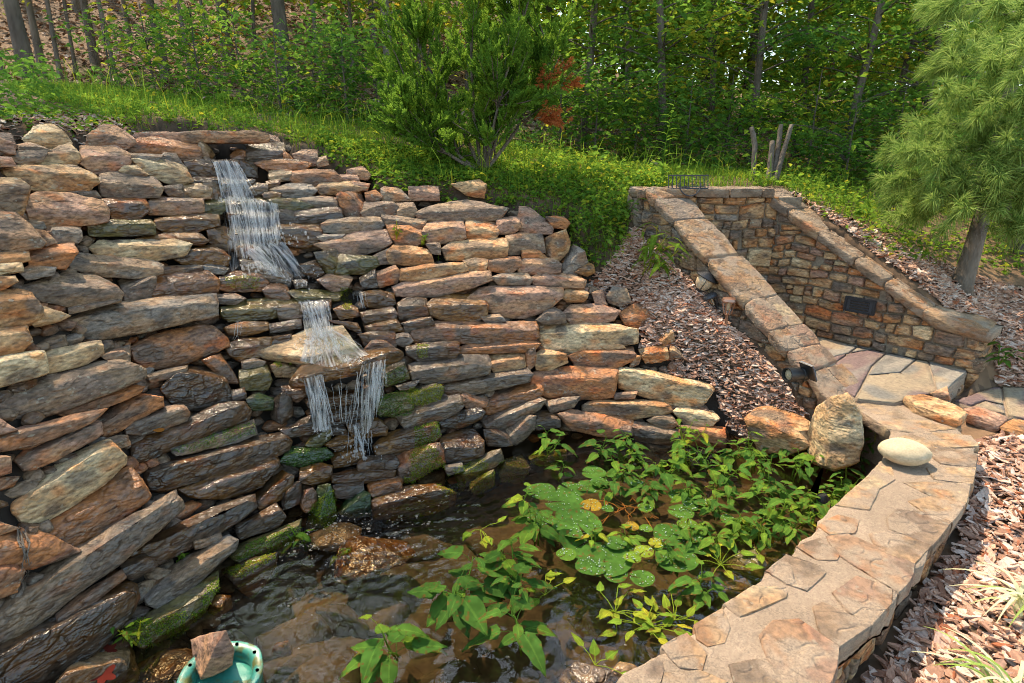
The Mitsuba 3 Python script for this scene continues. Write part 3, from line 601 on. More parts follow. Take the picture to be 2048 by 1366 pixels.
BED = [(520,1180,90,.9),(640,1330,110,.9),(760,1210,80,.8),(900,1330,95,.7),(700,1120,80,1.0),(1010,1310,70,.7),(1100,1290,60,.6),(1190,1230,60,.8),(860,1270,60,.7),(450,1300,90,.8),(590,1260,80,.7),
       (1090,1050,70,.8),(820,1080,90,.7),(930,1180,80,.6),(1150,1080,60,.7),(1380,1180,70,.8),(1260,1280,60,.6),(1430,1090,60,.9),(1020,1180,60,.8),(680,1230,70,.6),(1530,1130,50,.8),(970,1080,60,.6),(560,1330,70,.7),(1120,1340,80,.7),(790,1340,70,.8),(730,1300,50,.7)]
for i, (px, py, w, f_) in enumerate(BED):
    c = on_z(px, py, -.19); rr = w / F * np.linalg.norm(c - CAM) * .9
    v, f = blob(c + [0, 0, -.06], (rr, rr * f_ * .8, .085), 3000 + i, .022, .012, rz=i * 1.3)
    put(num('pond_bed__rock'), v, f, 'silt_mat', rng.random())
for px, py, w, tn, wet in [(1180, 1345, 55, 'b', .6), (1245, 1338, 32, 't', .7), (735, 1095, 90, 'o', .9), (440, 1200, 26, 'o', .8), (330, 1330, 60, 'o', .7), (1500, 1120, 45, 'm', .7), (1475, 1175, 40, 'b', .6), (670, 1065, 50, 'g', .7), (1520, 1050, 40, 't', .5), (565, 1285, 18, 'r', .6), (800, 880, 1, 'b', 1)][:10]:
    z = {55: 0.0, 32: .0, 90: -.03, 26: .0, 60: -.06, 45: .0, 40: -.03, 50: -.03, 18: -.05}.get(w, 0.)
    c = on_z(px, py, z); rr = w / F * np.linalg.norm(c - CAM) * .95
    v, f = blob(c + [0, 0, -.03], (rr, rr * .75, min(.055, rr * .8)), 3100 + px, .014, .005, rz=.3)
    put(num('pond_bed__rock'), v, f, 'stone_mat', tone(tn), wet)

# ---------------------------------------------------------------- curved pond wall with its mortared cap
def mortar_color(p, n, uv):
    s = mikit.noise(p.x * 260, p.y * 260, p.z * 260); b = mikit.fbm(p.x * 6, p.y * 6, p.z * 6, 3); m = mikit.noise(p.x * 95, p.y * 95, p.z * 95)
    return mikit.mix((.20, .148, .105), (.295, .22, .16), b) * (.62 + .5 * s + .2 * m)
def mortar_bump(p, n, uv): return mikit.noise(p.x * 240, p.y * 240, p.z * 240) * .6 + mikit.fbm(p.x * 25, p.y * 25, p.z * 25, 3)
scene['mortar_mat'] = {'type': 'bumpmap', 'scale': .006, 'arbitrary': tex(mortar_bump, .002), 'bsdf': {'type': 'principled', 'base_color': tex(mortar_color), 'roughness': .95}}
def extrude(poly, z0, z1, length=.03, amp=.004, seed=1, lift=None):
    if poly.geom_type != 'Polygon': poly = max(poly.geoms, key=lambda g: g.area)
    rgs = [np.array(poly.exterior.coords)[:-1]] + [np.array(r.coords)[:-1] for r in poly.interiors]
    m = manifold3d.Manifold.extrude(manifold3d.CrossSection(rgs, manifold3d.FillRule.EvenOdd), z1 - z0).translate([0, 0, z0]).refine_to_length(length).to_mesh()
    v, f = np.array(m.vert_properties[:, :3], float), np.array(m.tri_verts)
    if lift is not None: v[:, 2] += lift(v[:, 0], v[:, 1]) * (v[:, 2] - z0) / (z1 - z0)
    if amp:
        v = v + np.stack([meshkit.fbm(v * 14, 3, seed + k) - .5 for k in range(3)], -1) * amp * 2
    return v, f
scene['joint_mat'] = {'type': 'principled', 'base_color': tex(lambda p, n, uv: mi.Color3f(.20, .155, .11) * (.5 + mikit.fbm(p.x * 60, p.y * 60, p.z * 60, 2))), 'roughness': .95}
scene['cap_mat'] = {'type': 'bumpmap', 'scale': .014, 'arbitrary': tex(stone_bump, .002), 'bsdf': {'type': 'principled', 'base_color': tex(lambda p, n, uv: mikit.mix(stone_color(p, n, uv) * mi.Color3f(.70, .69, .71), mortar_color(p, n, uv), .30 + .7 * mikit.smoothstep(.45, .65, mikit.fbm(p.x * 12, p.y * 12, p.z * 12, 3)))), 'roughness': .9}}
PW = 'pond_wall'
say(PW, 'low curved stone wall with a wide mortared cap around the near side of the pond', 'wall')
rough_cap = []
for ring in [np.array(cap_poly.exterior.coords)]:
    ls = LineString(ring); L = ls.length
    for s in np.arange(0, L, .035):
        p = np.array(ls.interpolate(s).coords[0]); rough_cap.append(p + (np.array([meshkit.fbm(np.array([p[0] * 9, p[1] * 9, k * 7.]), 3) for k in (0, 1)]) - .5) * .07)
cap_r = Polygon(rough_cap).buffer(0)
v, f = extrude(cap_r, CAPZ - .085, CAPZ, .03, .006, 5); put(PW + '__cap_mortar', v, f, 'mortar_mat')
v, f = extrude(cap_poly.buffer(-.045), -.35, CAPZ - .08, .06, .01, 6); put(PW + '__core', v, f, 'mortar_mat')
CAPS = '''r 60,1390 120,1320 290,1240 305,1300 280,1390
t 300,1190 420,1125 515,1225 490,1300 380,1290
t 460,1085 590,1005 625,1100 600,1170 520,1190 470,1150
l 600,985 740,897 890,910 900,950 780,1000 680,1040
p 780,1140 840,1070 960,1065 1150,1190 1140,1290 1090,1390 900,1360 820,1250
g 1030,1000 1080,980 1230,1060 1310,1085 1160,1180 1070,1130
p 1130,930 1240,850 1415,910 1400,980 1310,1085 1200,1020
r 805,822 900,745 1060,800 1090,830 1000,920 900,880
t 950,705 1060,665 1160,740 1140,770 1050,770
p 1100,660 1200,650 1515,790 1495,870 1440,925 1300,840 1150,740
t 1310,650 1400,630 1600,700 1515,790 1340,720
r 1390,570 1440,530 1560,540 1690,590 1600,700 1400,620
b 1055,605 1150,555 1250,580 1230,640 1110,650
t 1500,490 1640,460 1755,500 1695,580 1560,530
l 1150,500 1285,380 1360,390 1300,450 1300,520
l 1480,400 1775,400 1755,490 1600,460 1520,420
g 1570,240 1640,225 1808,260 1800,320 1650,300
l 1590,330 1800,330 1790,400 1620,380
l 1430,190 1560,155 1770,175 1810,220 1600,230 1450,230
l 1240,30 1400,20 1600,85 1720,130 1500,150 1395,130
l 1290,375 1340,320 1400,330 1420,380 1350,420
r 640,1280 760,1255 940,1310 930,1390 680,1390
t 330,1320 480,1310 600,1360 560,1390 310,1390'''
for i, line in enumerate(CAPS.split('\n')):
    tn, *w = line.split(); q = np.array(g2(' '.join(w))); q = q.mean(0) + (q - q.mean(0)) * (1.07 if i < 13 else 1.16); P = on_z(*q.T, CAPZ + .005)
    slab3(num(PW + '__cap_stone'), P, .06, {'r': 'b', 'b': 't'}.get(tn, tn), 0, 4000 + i, .0028, .012, 'cap_mat')

def rubble(prefix, O, a, region, n, seed, hr=(.055, .12), wr=(.9, 2.6), tones='tltbprtb', wet=0, out=.024, ln=.02):
    """coursed rubble: stones of a wall face, region given along the wall and in height"""
    r = np.random.default_rng(seed); s0, z0, s1, z1 = region.bounds; z = z0; k = 0
    while z < z1:
        h = r.uniform(*hr); s = s0 - r.uniform(0, .1)
        while s < s1:
            w = max(.05, h * r.uniform(*wr)); cells = [(s, z, s + w, z + h)]
            if r.random() < .22 and h > .08: zz = z + h * r.uniform(.35, .65); cells = [(s, z, s + w, zz), (s, zz, s + w, z + h)]
            elif r.random() < .12: cells = [(s, z, s + w * .6, z + h), (s + w * .6, z, s + w, z + h * .5), (s + w * .6, z + h * .5, s + w, z + h)]
            for c in cells:
                q = np.array([(c[0], c[1]), ((c[0] + c[2]) / 2, c[1]), (c[2], c[1]), (c[2], (c[1] + c[3]) / 2), (c[2], c[3]), ((c[0] + c[2]) / 2, c[3]), (c[0], c[3]), (c[0], (c[1] + c[3]) / 2)])
                wob = np.stack([meshkit.fbm(np.c_[q * 5, np.full(8, j + seed * 1.)], 2) - .5 for j in (0, 9)], -1) * .07
                pg = Polygon(q + wob + r.uniform(-.006, .006, q.shape)).buffer(0).intersection(region)
                if pg.geom_type != 'Polygon' or pg.area < .0009: continue
                pg = pg.buffer(-.006)
                if pg.geom_type != 'Polygon' or pg.area < .0006: continue
                q = np.array(pg.exterior.coords)[:-1]; cc = q.mean(0)
                f3 = lambda q, o: O + np.outer(q[:, 0], a) + np.outer(q[:, 1], [0, 0, 1]) + np.outer(np.broadcast_to(o, len(q)), n)
                pr = out * r.uniform(.6, 1.5)
                pts = np.vstack([f3(q, -.04), f3(cc + (q - cc) * 1.0, pr * .35), f3(cc + (q - cc) * .86, pr + r.uniform(-.006, .006, len(q)))])
                v, f = rock_from(pts, ln, .0045, seed * 997 + k); k += 1
                put(num(prefix), v, f, 'stone_mat', tone(r.choice(list(tones))) + r.uniform(-.04, .04), wet)
            s += w
        z += h
# outer face of the pond wall, in straight pieces along the curve
for i in range(2, len(outer) - 4):
    p, q = outer[i], outer[i + 1]; d = q - p; L = np.hypot(*d); a = np.array([d[0] / L, d[1] / L, 0]); n = np.array([a[1], -a[0], 0])
    rubble(PW + '__face_stone', np.array([*(p - n[:2] * .035), 0]), a, box(0, .09, L, CAPZ - .085), n, 50 + i, (.06, .09), (1.2, 2.8), 'rtbrto', out=.02)

# ---------------------------------------------------------------- alcove: retaining wall, coping, patio
RW = 'retaining_wall'
say(RW, 'mortared rubble wall with two sloping coped wings round the small patio alcove', 'retaining wall')
TH = .27
d = A1 - A0; LL = np.hypot(*d); la = np.array([*d / LL, 0]); ln_ = np.array([-la[1], la[0], 0])          # ln_ points to the mulch side
ltop = lambda s: .38 + 1.05 * s / LL
d = K0 - E0; RL = np.hypot(*d); ra = np.array([*d / RL, 0]); rn = np.array([-ra[1], ra[0], 0])               # rn points into the alcove
def rtop(s): return np.interp(s, [0, .24, RL + .14], [.65, .67, 1.42])
d = K0 - A1; BL = np.hypot(*d); ba = np.array([*d / BL, 0]); bn = np.array([ba[1], -ba[0], 0])
def prism(key, prof, O, a, n, th, seed=3):
    pg = Polygon(prof); v, f = extrude(pg, 0, th, .05, .003, seed)
    w = O + np.outer(v[:, 0], a) + np.outer(v[:, 1], [0, 0, 1]) - np.outer(v[:, 2], n)
    if np.cross(a, [0, 0, 1]) @ n > 0: f = f[:, ::-1]
    put(key, w, f, 'joint_mat' if 'wing' in key or 'back' in key else 'mortar_mat')
o3 = lambda p: np.array([p[0], p[1], 0.])
prism(RW + '__left_wing', [(-.05, .1), (LL + .25, .1), (LL + .25, ltop(LL) - .05), (LL, ltop(LL) - .05), (0, .34)], o3(A0) + ln_ * (TH / 2 - .02), la, ln_, TH - .04)
prism(RW + '__right_wing', [(0, .1), (RL + .1, .1), (RL + .1, 1.36), (RL, 1.34), (.24, .60), (0, .59)], o3(E0) - rn * .02, ra, rn, TH - .04)
prism(RW + '__back_wall', [(-.2, .1), (BL + .2, .1), (BL + .2, 1.36), (-.2, 1.36)], o3(A1) + o3(A1 * 0) - bn * .02, ba, bn, .24)
rubble(RW + '__face_stone', o3(E0) - rn * .02, ra, Polygon([(0, .37), (RL + .01, .37), (RL + .01, 1.345), (.24, .605), (0, .595)]), rn, 71, (.045, .105), (1.0, 2.9), 'tbpltrtb')
rubble(RW + '__back_stone', o3(A1) - bn * .02, ba, box(-.05, .7, BL + .02, 1.37), bn, 72, (.06, .15), (.8, 1.9), 'tbltgt')
rubble(RW + '__wing_stone', o3(A0) + ln_ * (TH / 2 - .02), la, Polygon([(0.05, .2), (LL + .2, .6), (LL + .2, ltop(LL) - .06), (LL, ltop(LL) - .06), (0.05, .33)]), ln_, 73, (.06, .13), (.9, 2.2), 'tbgtb')
rubble(RW + '__end_stone', o3(E0) - ra * .0 + rn * 0, -rn, box(0.0, .12, TH, .59), -ra, 74, (.07, .13), (1.0, 2.0), 'tbt')
def coping(O, a, n, stops, top, th, seed, tones, over=.035, cross=True):
    r = np.random.default_rng(seed); s = stops[0]
    while s < stops[1] - .05:
        L = min(r.uniform(.12, .34), stops[1] - s); cuts = [(-over, th + over)]
        if r.random() < .5: m = th * r.uniform(.4, .6); cuts = [(-over, m), (m, th + over)]
        for (w0, w1) in cuts:
            g = .004; q = []
            for (ss, ww) in [(s + g, w0 + g / 2), (s + L * .5, w0 + g / 2 - .012), (s + L - g, w0 + g / 2), (s + L - g, (w0 + w1) / 2), (s + L - g, w1 - g / 2), (s + L * .5, w1 + .01), (s + g, w1 - g / 2), (s + g, (w0 + w1) / 2)]:
                ss += r.uniform(-.012, .012); ww += r.uniform(-.012, .012)
                q.append(O + a * ss - n * ww + np.array([0, 0, top(ss) + r.uniform(-.004, .006)]))
            slab3(num(RW + '__coping_stone'), np.array(q), .06, r.choice(list(tones)), 0, seed * 31 + int(s * 1000) + int(w1 * 100), .005, .012, 'cap_mat')
        s += L
coping(o3(A0) + ln_ * TH / 2, la, ln_, (-.1, LL + .02), ltop, TH, 81, 'tlpgtp')
coping(o3(A1) + np.array([-.14, -.02, 0]), ba, bn, (-.05, BL + .1), lambda s: 1.425 + 0 * s, .24, 83, 'tbpt', .02)
coping(o3(A0) + ln_ * TH / 2, la, ln_, (LL + .02, LL + .2), lambda s: 1.43, TH, 84, 'tr')
coping(o3(E0), ra, rn, (-.02, RL + .14), rtop, TH, 82, 'tbptg')
# mortar bedding under the coping, showing in the joints
for O, a, n, L, top in [(o3(A0) + ln_ * TH / 2, la, ln_, LL, ltop), (o3(E0), ra, rn, RL + .1, rtop)]:
    ss = np.linspace(-.05, L, 40); prof = [(s, float(top(s)) - .012) for s in ss] + [(s, float(top(s)) - .07) for s in ss[::-1]]
    prism(num(RW + '__bedding'), prof, O - n * -.005, a, n, TH + .01)

# patio flagstones on a mortar bed
put('patio', *extrude(patio_poly, .18, .360, .06, .003, 9), 'mortar_mat'); say('patio', kind='structure')
cuts = [[(1480, 620), (1700, 690), (1950, 740)], [(1560, 740), (1700, 705), (1800, 690), (1960, 715)], [(1640, 640), (1720, 690), (1650, 740), (1600, 800)], [(1780, 650), (1790, 692), (1745, 730), (1700, 815)], [(1870, 690), (1800, 745), (1660, 755)], [(1850, 700), (1880, 800)]]
lines = [LineString([on_z(x, y, PZ)[:2] for x, y in c]) for c in cuts]
cells = list(shapely.polygonize(list(shapely.node(shapely.union_all([patio_poly.exterior] + lines)).geoms)).geoms)
for i, c in enumerate(cells):
    c = c.buffer(-.006)
    if c.area < .004 or c.geom_type != 'Polygon': continue
    put(num('patio__flagstone'), *extrude(c, .32, .370, .03, .0025, 20 + i), 'flag_mat', [.25, .55, .85, .4, .7][i % 5] + .01 * i, 0)
def flag_color(p, n, uv):
    q = p.x * .75 + p.y * .66; r = -p.x * .66 + p.y * .75
    s = mikit.fbm(r * 13 + 2 * mikit.fbm(p.x * 3, p.y * 3, 0, 2), q * 1.6 + uv.x * 30, uv.x * 9, 3)
    c = mikit.mix((.20, .185, .165), (.34, .30, .25), mikit.smoothstep(.35, .65, s))
    c = mikit.mix(c, (.20, .12, .12), mikit.smoothstep(.52, .68, mikit.fbm(r * 8 + 7, q * 1.2 + uv.x * 11, 3, 3)) * .85)
    c = mikit.mix(c, (.40, .30, .19), mikit.smoothstep(.55, .7, mikit.fbm(p.x * 4 + uv.x * 17, p.y * 4, 1, 2)) * .8)
    return c * (.45 + .4 * mikit.fbm(p.x * 70, p.y * 70, p.z * 70, 2))
scene['flag_mat'] = {'type': 'bumpmap', 'scale': .006, 'arbitrary': tex(mortar_bump, .002), 'bsdf': {'type': 'principled', 'base_color': tex(flag_color), 'roughness': .7}}
# riser under the patio's front edge
p, q = patio_front[3], patio_front[4]; d = q - p; L = np.hypot(*d); a = np.array([*d / L, 0]); n = np.array([a[1], -a[0], 0])
rubble('patio__riser_stone', o3(p) - n * .02, a, box(0, .12, L, .315), n, 91, (.19, .2), (.4, .8), 'tgg', out=.025)
put('path', *extrude(flag_poly, .12, .258, .06, .003, 10), 'mortar_mat'); say('path', kind='structure')
cells = list(shapely.polygonize(list(shapely.node(shapely.union_all([flag_poly.exterior] + [LineString([on_z(x, y, .27)[:2] for x, y in c]) for c in [[(1900, 830), (1970, 800), (2200, 850)], [(2000, 760), (2020, 860)]]])).geoms)).geoms)
for i, c in enumerate(cells):
    c = c.buffer(-.008)
    if c.area > .004: put(num('path__flagstone'), *extrude(c, .2, .27, .03, .003, 40 + i), 'flag_mat', .3 + .2 * i, 0)
# loose kerb of blocks between the cap and the path
KW = 'stone_kerb'; say(KW, 'short kerb of loose flat blocks between the wall cap and the path', 'kerb')
h7 = lambda s: [(1500 + float(a) / 3.414, 700 + float(b) / 3.414) for a, b in (w.split(',') for w in s.split())]
slab(num(KW + '__slab'), h7('1065,315 1180,300 1400,370 1485,425 1430,475 1300,440 1130,375'), .40, .05, 't', 0, 5001)
slab(num(KW + '__slab'), h7('1110,385 1300,450 1440,480 1445,540 1300,470 1130,400'), .345, .09, 'r', 0, 5002)
for i, (tn, s, z) in enumerate([('p', '1475,410 1570,395 1740,470 1690,540 1640,555 1480,480', .29), ('t', '1720,530 1800,480 1930,510 1930,640 1800,610 1730,580', .27), ('r', '1500,520 1620,560 1850,650 1850,700 1700,680 1510,630', .2), ('b', '1830,620 1960,640 1960,720 1840,690', .2), ('p', '1250,300 1340,258 1355,330 1290,325', .40)]):
    stone(num(KW + '__block'), h7(s), tn, 0, 5010 + i, z=z, ridge=.5, topback=.9, D=.2)

# ---------------------------------------------------------------- loose boulders
BOULD = [('F', 'r', '1340,690 1420,640 1550,620 1575,680 1520,730 1420,755 1370,740', 'rusty brown boulder half sunk in the mulch above the buff slab'),
         ('F', 'g', '1045,450 1110,355 1160,380 1175,430 1120,500 1060,490', 'upright grey boulder at the right end of the upper stone courses'),
         ('F', 'o', '1130,480 1160,440 1200,450 1210,480 1180,500', 'small round orange stone beside the upright grey boulder'),
         ('F', 'g', '1280,600 1310,560 1370,570 1390,630 1340,650 1290,630', 'grey fist-sized rock on the mulch below the bright leafy plant'),
         ('F', 't', '1530,810 1600,760 1605,820 1560,840', 'small tan block standing in the mulch right of the big buff slab'),
         ('F', 'p', '1210,590 1250,580 1270,640 1220,640', 'small dark stub of stone among twigs on the mulch edge'),
         ('F', 't', '1600,860 1640,870 1660,910 1600,900', 'flat tan chip of rock lying on the open mulch slope')]
for i, (tl, tn, s, lab) in enumerate(BOULD):
    k = num('boulder'); stone(k, tp(tl, s), tn, 0, 6000 + i, ridge=.55); say(k, lab, 'rock', 'loose rocks on the mulch')
f1 = lambda s: [(1200 + float(a) / 2.415, 350 + float(b) / 2.415) for a, b in (w.split(',') for w in s.split())]
k = num('boulder'); stone(k, f1('705,1180 740,1140 830,1105 940,1160 1020,1205 1015,1310 900,1345 780,1330 730,1260'), 't', 0, 6020, t=3.5, ridge=.5, topback=.9, rough=1.1); say(k, 'broad buff boulder lying on the mulch left of the pointed grey rock', 'rock', 'loose rocks on the mulch')
k = num('boulder'); stone(k, f1('1025,1200 1050,1120 1120,1075 1195,1055 1225,1110 1260,1170 1265,1270 1250,1380 1130,1420 1030,1380 1005,1290'), 'l', 0, 6021, t=3.22, ridge=.62, topback=.5, rough=1.2); say(k, 'tall pointed grey rock standing at the water edge by the wall cap', 'rock', 'loose rocks on the mulch')
c = on_z(1808, 925, CAPZ + .01)
ico_ = trimesh.creation.icosphere(subdivisions=4); v, f = np.array(ico_.vertices), np.array(ico_.faces); v = v * (1 + .16 * (meshkit.fbm(v * 1.3 + 4, 2)[:, None] - .5)) * [.108, .088, .052]; v = v @ trimesh.transformations.rotation_matrix(-.25, [0, 0, 1])[:3, :3].T + c + [0, .012, .050]; put('river_stone', v, f, 'pale_mat', .5, 0); say('river_stone', 'smooth oval cream river stone resting on the wall cap', 'river stone')
def pale_color(p, n, uv): return mikit.mix((.42, .33, .20), (.50, .42, .29), mikit.fbm(p.x * 25, p.y * 25, p.z * 25, 3)) * (.8 + .3 * mikit.noise(p.x * 160, p.y * 160, p.z * 160))
scene['pale_mat'] = {'type': 'bumpmap', 'scale': .003, 'arbitrary': tex(mortar_bump, .002), 'bsdf': {'type': 'principled', 'base_color': tex(pale_color), 'roughness': .75}}

# ---------------------------------------------------------------- helpers for things with parts
def tube(points, radii, sides=6, cap=True):
    p = np.asarray(points, float); r = np.broadcast_to(radii, (len(p),))
    t = nrm(np.gradient(p, axis=0)); a = np.cross(t, np.where(np.abs(t[:, 2:]) < .9, [0, 0, 1.], [1., 0, 0])); a = nrm(a); b = np.cross(t, a)
    ang = np.arange(sides) * 2 * np.pi / sides
    v = p[:, None] + r[:, None, None] * (np.cos(ang)[None, :, None] * a[:, None] + np.sin(ang)[None, :, None] * b[:, None])
    i, j = np.meshgrid(np.arange(len(p) - 1), np.arange(sides), indexing='ij')
    q = np.stack([i * sides + j, i * sides + (j + 1) % sides, (i + 1) * sides + (j + 1) % sides, (i + 1) * sides + j], -1).reshape(-1, 4)
    v = v.reshape(-1, 3); f = np.vstack([q[:, [0, 1, 2]], q[:, [0, 2, 3]]])
    if cap:
        n = len(v); v = np.vstack([v, p[:1], p[-1:]]); k = np.arange(sides)
        f = np.vstack([f, np.c_[(k + 1) % sides, k, np.full(sides, n)], np.c_[n - 1 - sides + k + 1 - 0, n - sides + (k + 1) % sides, np.full(sides, n + 1)]])
    return v, f
def join(parts):
    at_, V, Fc = 0, [], []
    for v, f in parts: V.append(v); Fc.append(np.asarray(f) + at_); at_ += len(v)
    return np.vstack(V), np.vstack(Fc)
def frame(axis_, roll=0.0):
    z = nrm(np.asarray(axis_, float)); x = nrm(np.cross([0, 0, 1] if abs(z[2]) < .95 else [1, 0, 0], z)); y = np.cross(z, x)
    c, s = math.cos(roll), math.sin(roll); return np.stack([x * c + y * s, y * c - x * s, z], 1)
def lathe(profile, origin, axis_, n=28):
    """profile: (radius, height) pairs from the bottom up, turned about the axis"""
    pr = np.asarray(profile, float); R = frame(axis_); a = np.arange(n) * 2 * np.pi / n
    v = np.stack([pr[:, None, 0] * np.cos(a), pr[:, None, 0] * np.sin(a), np.broadcast_to(pr[:, None, 1], (len(pr), n))], -1).reshape(-1, 3)
    i, j = np.meshgrid(np.arange(len(pr) - 1), np.arange(n), indexing='ij')
    q = np.stack([i * n + j, i * n + (j + 1) % n, (i + 1) * n + (j + 1) % n, (i + 1) * n + j], -1).reshape(-1, 4)
    return v @ R.T + np.asarray(origin), np.vstack([q[:, [0, 1, 2]], q[:, [0, 2, 3]]])
def bx(size, origin, R):
    m = trimesh.creation.box(size); return np.array(m.vertices) @ np.asarray(R).T + np.asarray(origin), np.array(m.faces)
def simple(key, vf, mat, smooth=35): scene[key] = mikit.ply(vf, mat, smooth=smooth)
def thing(name, label, cat, group=None):
    k = num(name); say(k, label, cat, group); return k
PN = {}
def part(t, name):
    n = PN.get((t, name), 0); PN[t, name] = n + 1; return f'{t}__{name}' + (f'_{n:03d}' if n else '')

rayscene = mi.load_dict({'type': 'scene', **{k: {'type': 'ply', 'filename': d['filename']} for k, d in scene.items() if d.get('type') == 'ply' and k.split('__')[0] in (W, 'ground', 'boulder', PW, RW, 'patio', 'pond_bed', KW)}})
def cast(px, py):
    """depth along the pixel's ray of what has been built so far"""
    d = rays(np.atleast_1d(px), np.atleast_1d(py)); L = np.linalg.norm(d, axis=1)
    r = mi.Ray3f(mi.Point3f(*CAM.tolist()), mi.Vector3f(*np.ascontiguousarray((d / L[:, None]).T).astype(np.float32)))
    s = rayscene.ray_intersect_preliminary(r); t = np.array(s.t) / L
    return np.where(np.isfinite(t) & (t < 60), t, 30.0)
def on_thing(px, py, lift=0.0): return at(np.atleast_1d(px), np.atleast_1d(py), cast(px, py) - lift)
def drop(x, y, top=3.2):
    """height of whatever lies under the point"""
    n = len(x); r = mi.Ray3f(mi.Point3f(np.asarray(x, np.float32), np.asarray(y, np.float32), np.full(n, top, np.float32)), mi.Vector3f(0, 0, -1))
    t = np.array(rayscene.ray_intersect_preliminary(r).t); return np.where(np.isfinite(t), top - t, -9)

# ---------------------------------------------------------------- plant materials
RAMP = [(0, (.050, .115, .030)), (.35, (.100, .225, .040)), (.62, (.225, .365, .040)), (.80, (.50, .44, .04)), (1.0, (.36, .10, .035))]
def leaf_color(p, n, uv):
    u = uv.x; c = mi.Color3f(RAMP[0][1])
    for (a, _), (b, cb) in zip(RAMP, RAMP[1:]): c = mikit.mix(c, cb, dr.clip((u - a) / (b - a), 0, 1))
    e = uv.y - 1; broad = dr.select(e >= 0, 1.0, 0.0)                                  # broad leaves: paler midrib, browned edges and spots
    c = mikit.mix(c, c * mi.Color3f(1.5, 1.35, 1.3), broad * (1 - mikit.smoothstep(.02, .16, e)))
    spot = mikit.fbm(p.x * 70, p.y * 70, p.z * 70, 2)
    c = mikit.mix(c, (.20, .12, .035), broad * mikit.smoothstep(.80, 1.0, spot * 1.1 + e * .28) * .9)
    return c * (.75 + .5 * mikit.noise(p.x * 60, p.y * 60, p.z * 60)) * (1 - broad * .35 * mikit.noise(p.x * 22, p.y * 22, p.z * 22))
scene['leaf_mat'] = {'type': 'principledthin', 'base_color': tex(leaf_color), 'roughness': .45, 'diff_trans': 1.3, 'eta': 1.4}
scene['gloss_leaf_mat'] = {'type': 'principledthin', 'base_color': tex(leaf_color), 'roughness': .28, 'diff_trans': .8, 'eta': 1.45}
def needle_color(p, n, uv): return mikit.mix((.14, .25, .045), (.42, .53, .15), uv.x) * (.8 + .4 * mikit.noise(p.x * 40, p.y * 40, p.z * 40))
scene['needle_mat'] = {'type': 'principledthin', 'base_color': tex(needle_color), 'roughness': .35, 'diff_trans': .9, 'eta': 1.4}
def bark_color(p, n, uv):
    f = mikit.fbm(p.x * 28, p.y * 28, p.z * 6, 3); m = mikit.noise(p.x * 9 + uv.x * 50, p.y * 9, p.z * 3)
    return mikit.mix((.045, .034, .026), (.20, .16, .125), f * .75 + uv.x * .5 - .1) * (.7 + .5 * m)
def bark_bump(p, n, uv): return mikit.fbm(p.x * 40, p.y * 40, p.z * 9, 3)
scene['bark_mat'] = {'type': 'bumpmap', 'scale': .02, 'arbitrary': tex(bark_bump, .002), 'bsdf': {'type': 'principled', 'base_color': tex(bark_color), 'roughness': .9}}

def leaf_mesh(pos, size, seed, tilt=.5, droop=.25, width=.55, heading=None, simple_=False):
    """many small folded leaves, one call: positions (n, 3), sizes (n,)"""
    r = np.random.default_rng(seed); n = len(pos); size = np.broadcast_to(size, (n,))
    N = nrm(np.c_[r.normal(0, tilt, (n, 2)), np.ones(n)]); h = r.uniform(0, 2 * np.pi, n) if heading is None else heading
    D = np.c_[np.cos(h), np.sin(h), -droop + r.normal(0, .25, n)]; D = nrm(D - N * (D * N).sum(1, keepdims=True) * .8); S = nrm(np.cross(D, N)); U = np.cross(S, D)
    def P(l, s, u): return pos + (D * l + S * s * width + U * u) * size[:, None]
    if simple_:
        v = np.stack([P(0, 0, 0), P(.5, .5, .08), P(1, 0, -.1), P(.5, -.5, .08)], 1); f0 = np.array([[0, 1, 2], [0, 2, 3]])
    else:
        v = np.stack([P(0, 0, 0), P(.32, .5, .09), P(.66, .36, .03), P(1, 0, -.16), P(.66, -.36, .03), P(.32, -.5, .09), P(.45, 0, -.02)], 1)
        f0 = np.array([[0, 1, 6], [1, 2, 6], [2, 3, 6], [3, 4, 6], [4, 5, 6], [5, 0, 6]])
    k = v.shape[1]
    return v.reshape(-1, 3), (f0[None] + (np.arange(n) * k)[:, None, None]).reshape(-1, 3), k
def put_leaves(key, pos, size, u, seed, mat='leaf_mat', **kw):
    v, f, k = leaf_mesh(np.asarray(pos), size, seed, **kw); put(key, v, f, mat, np.repeat(np.broadcast_to(u, (len(pos),)), k), 0, smooth=False)

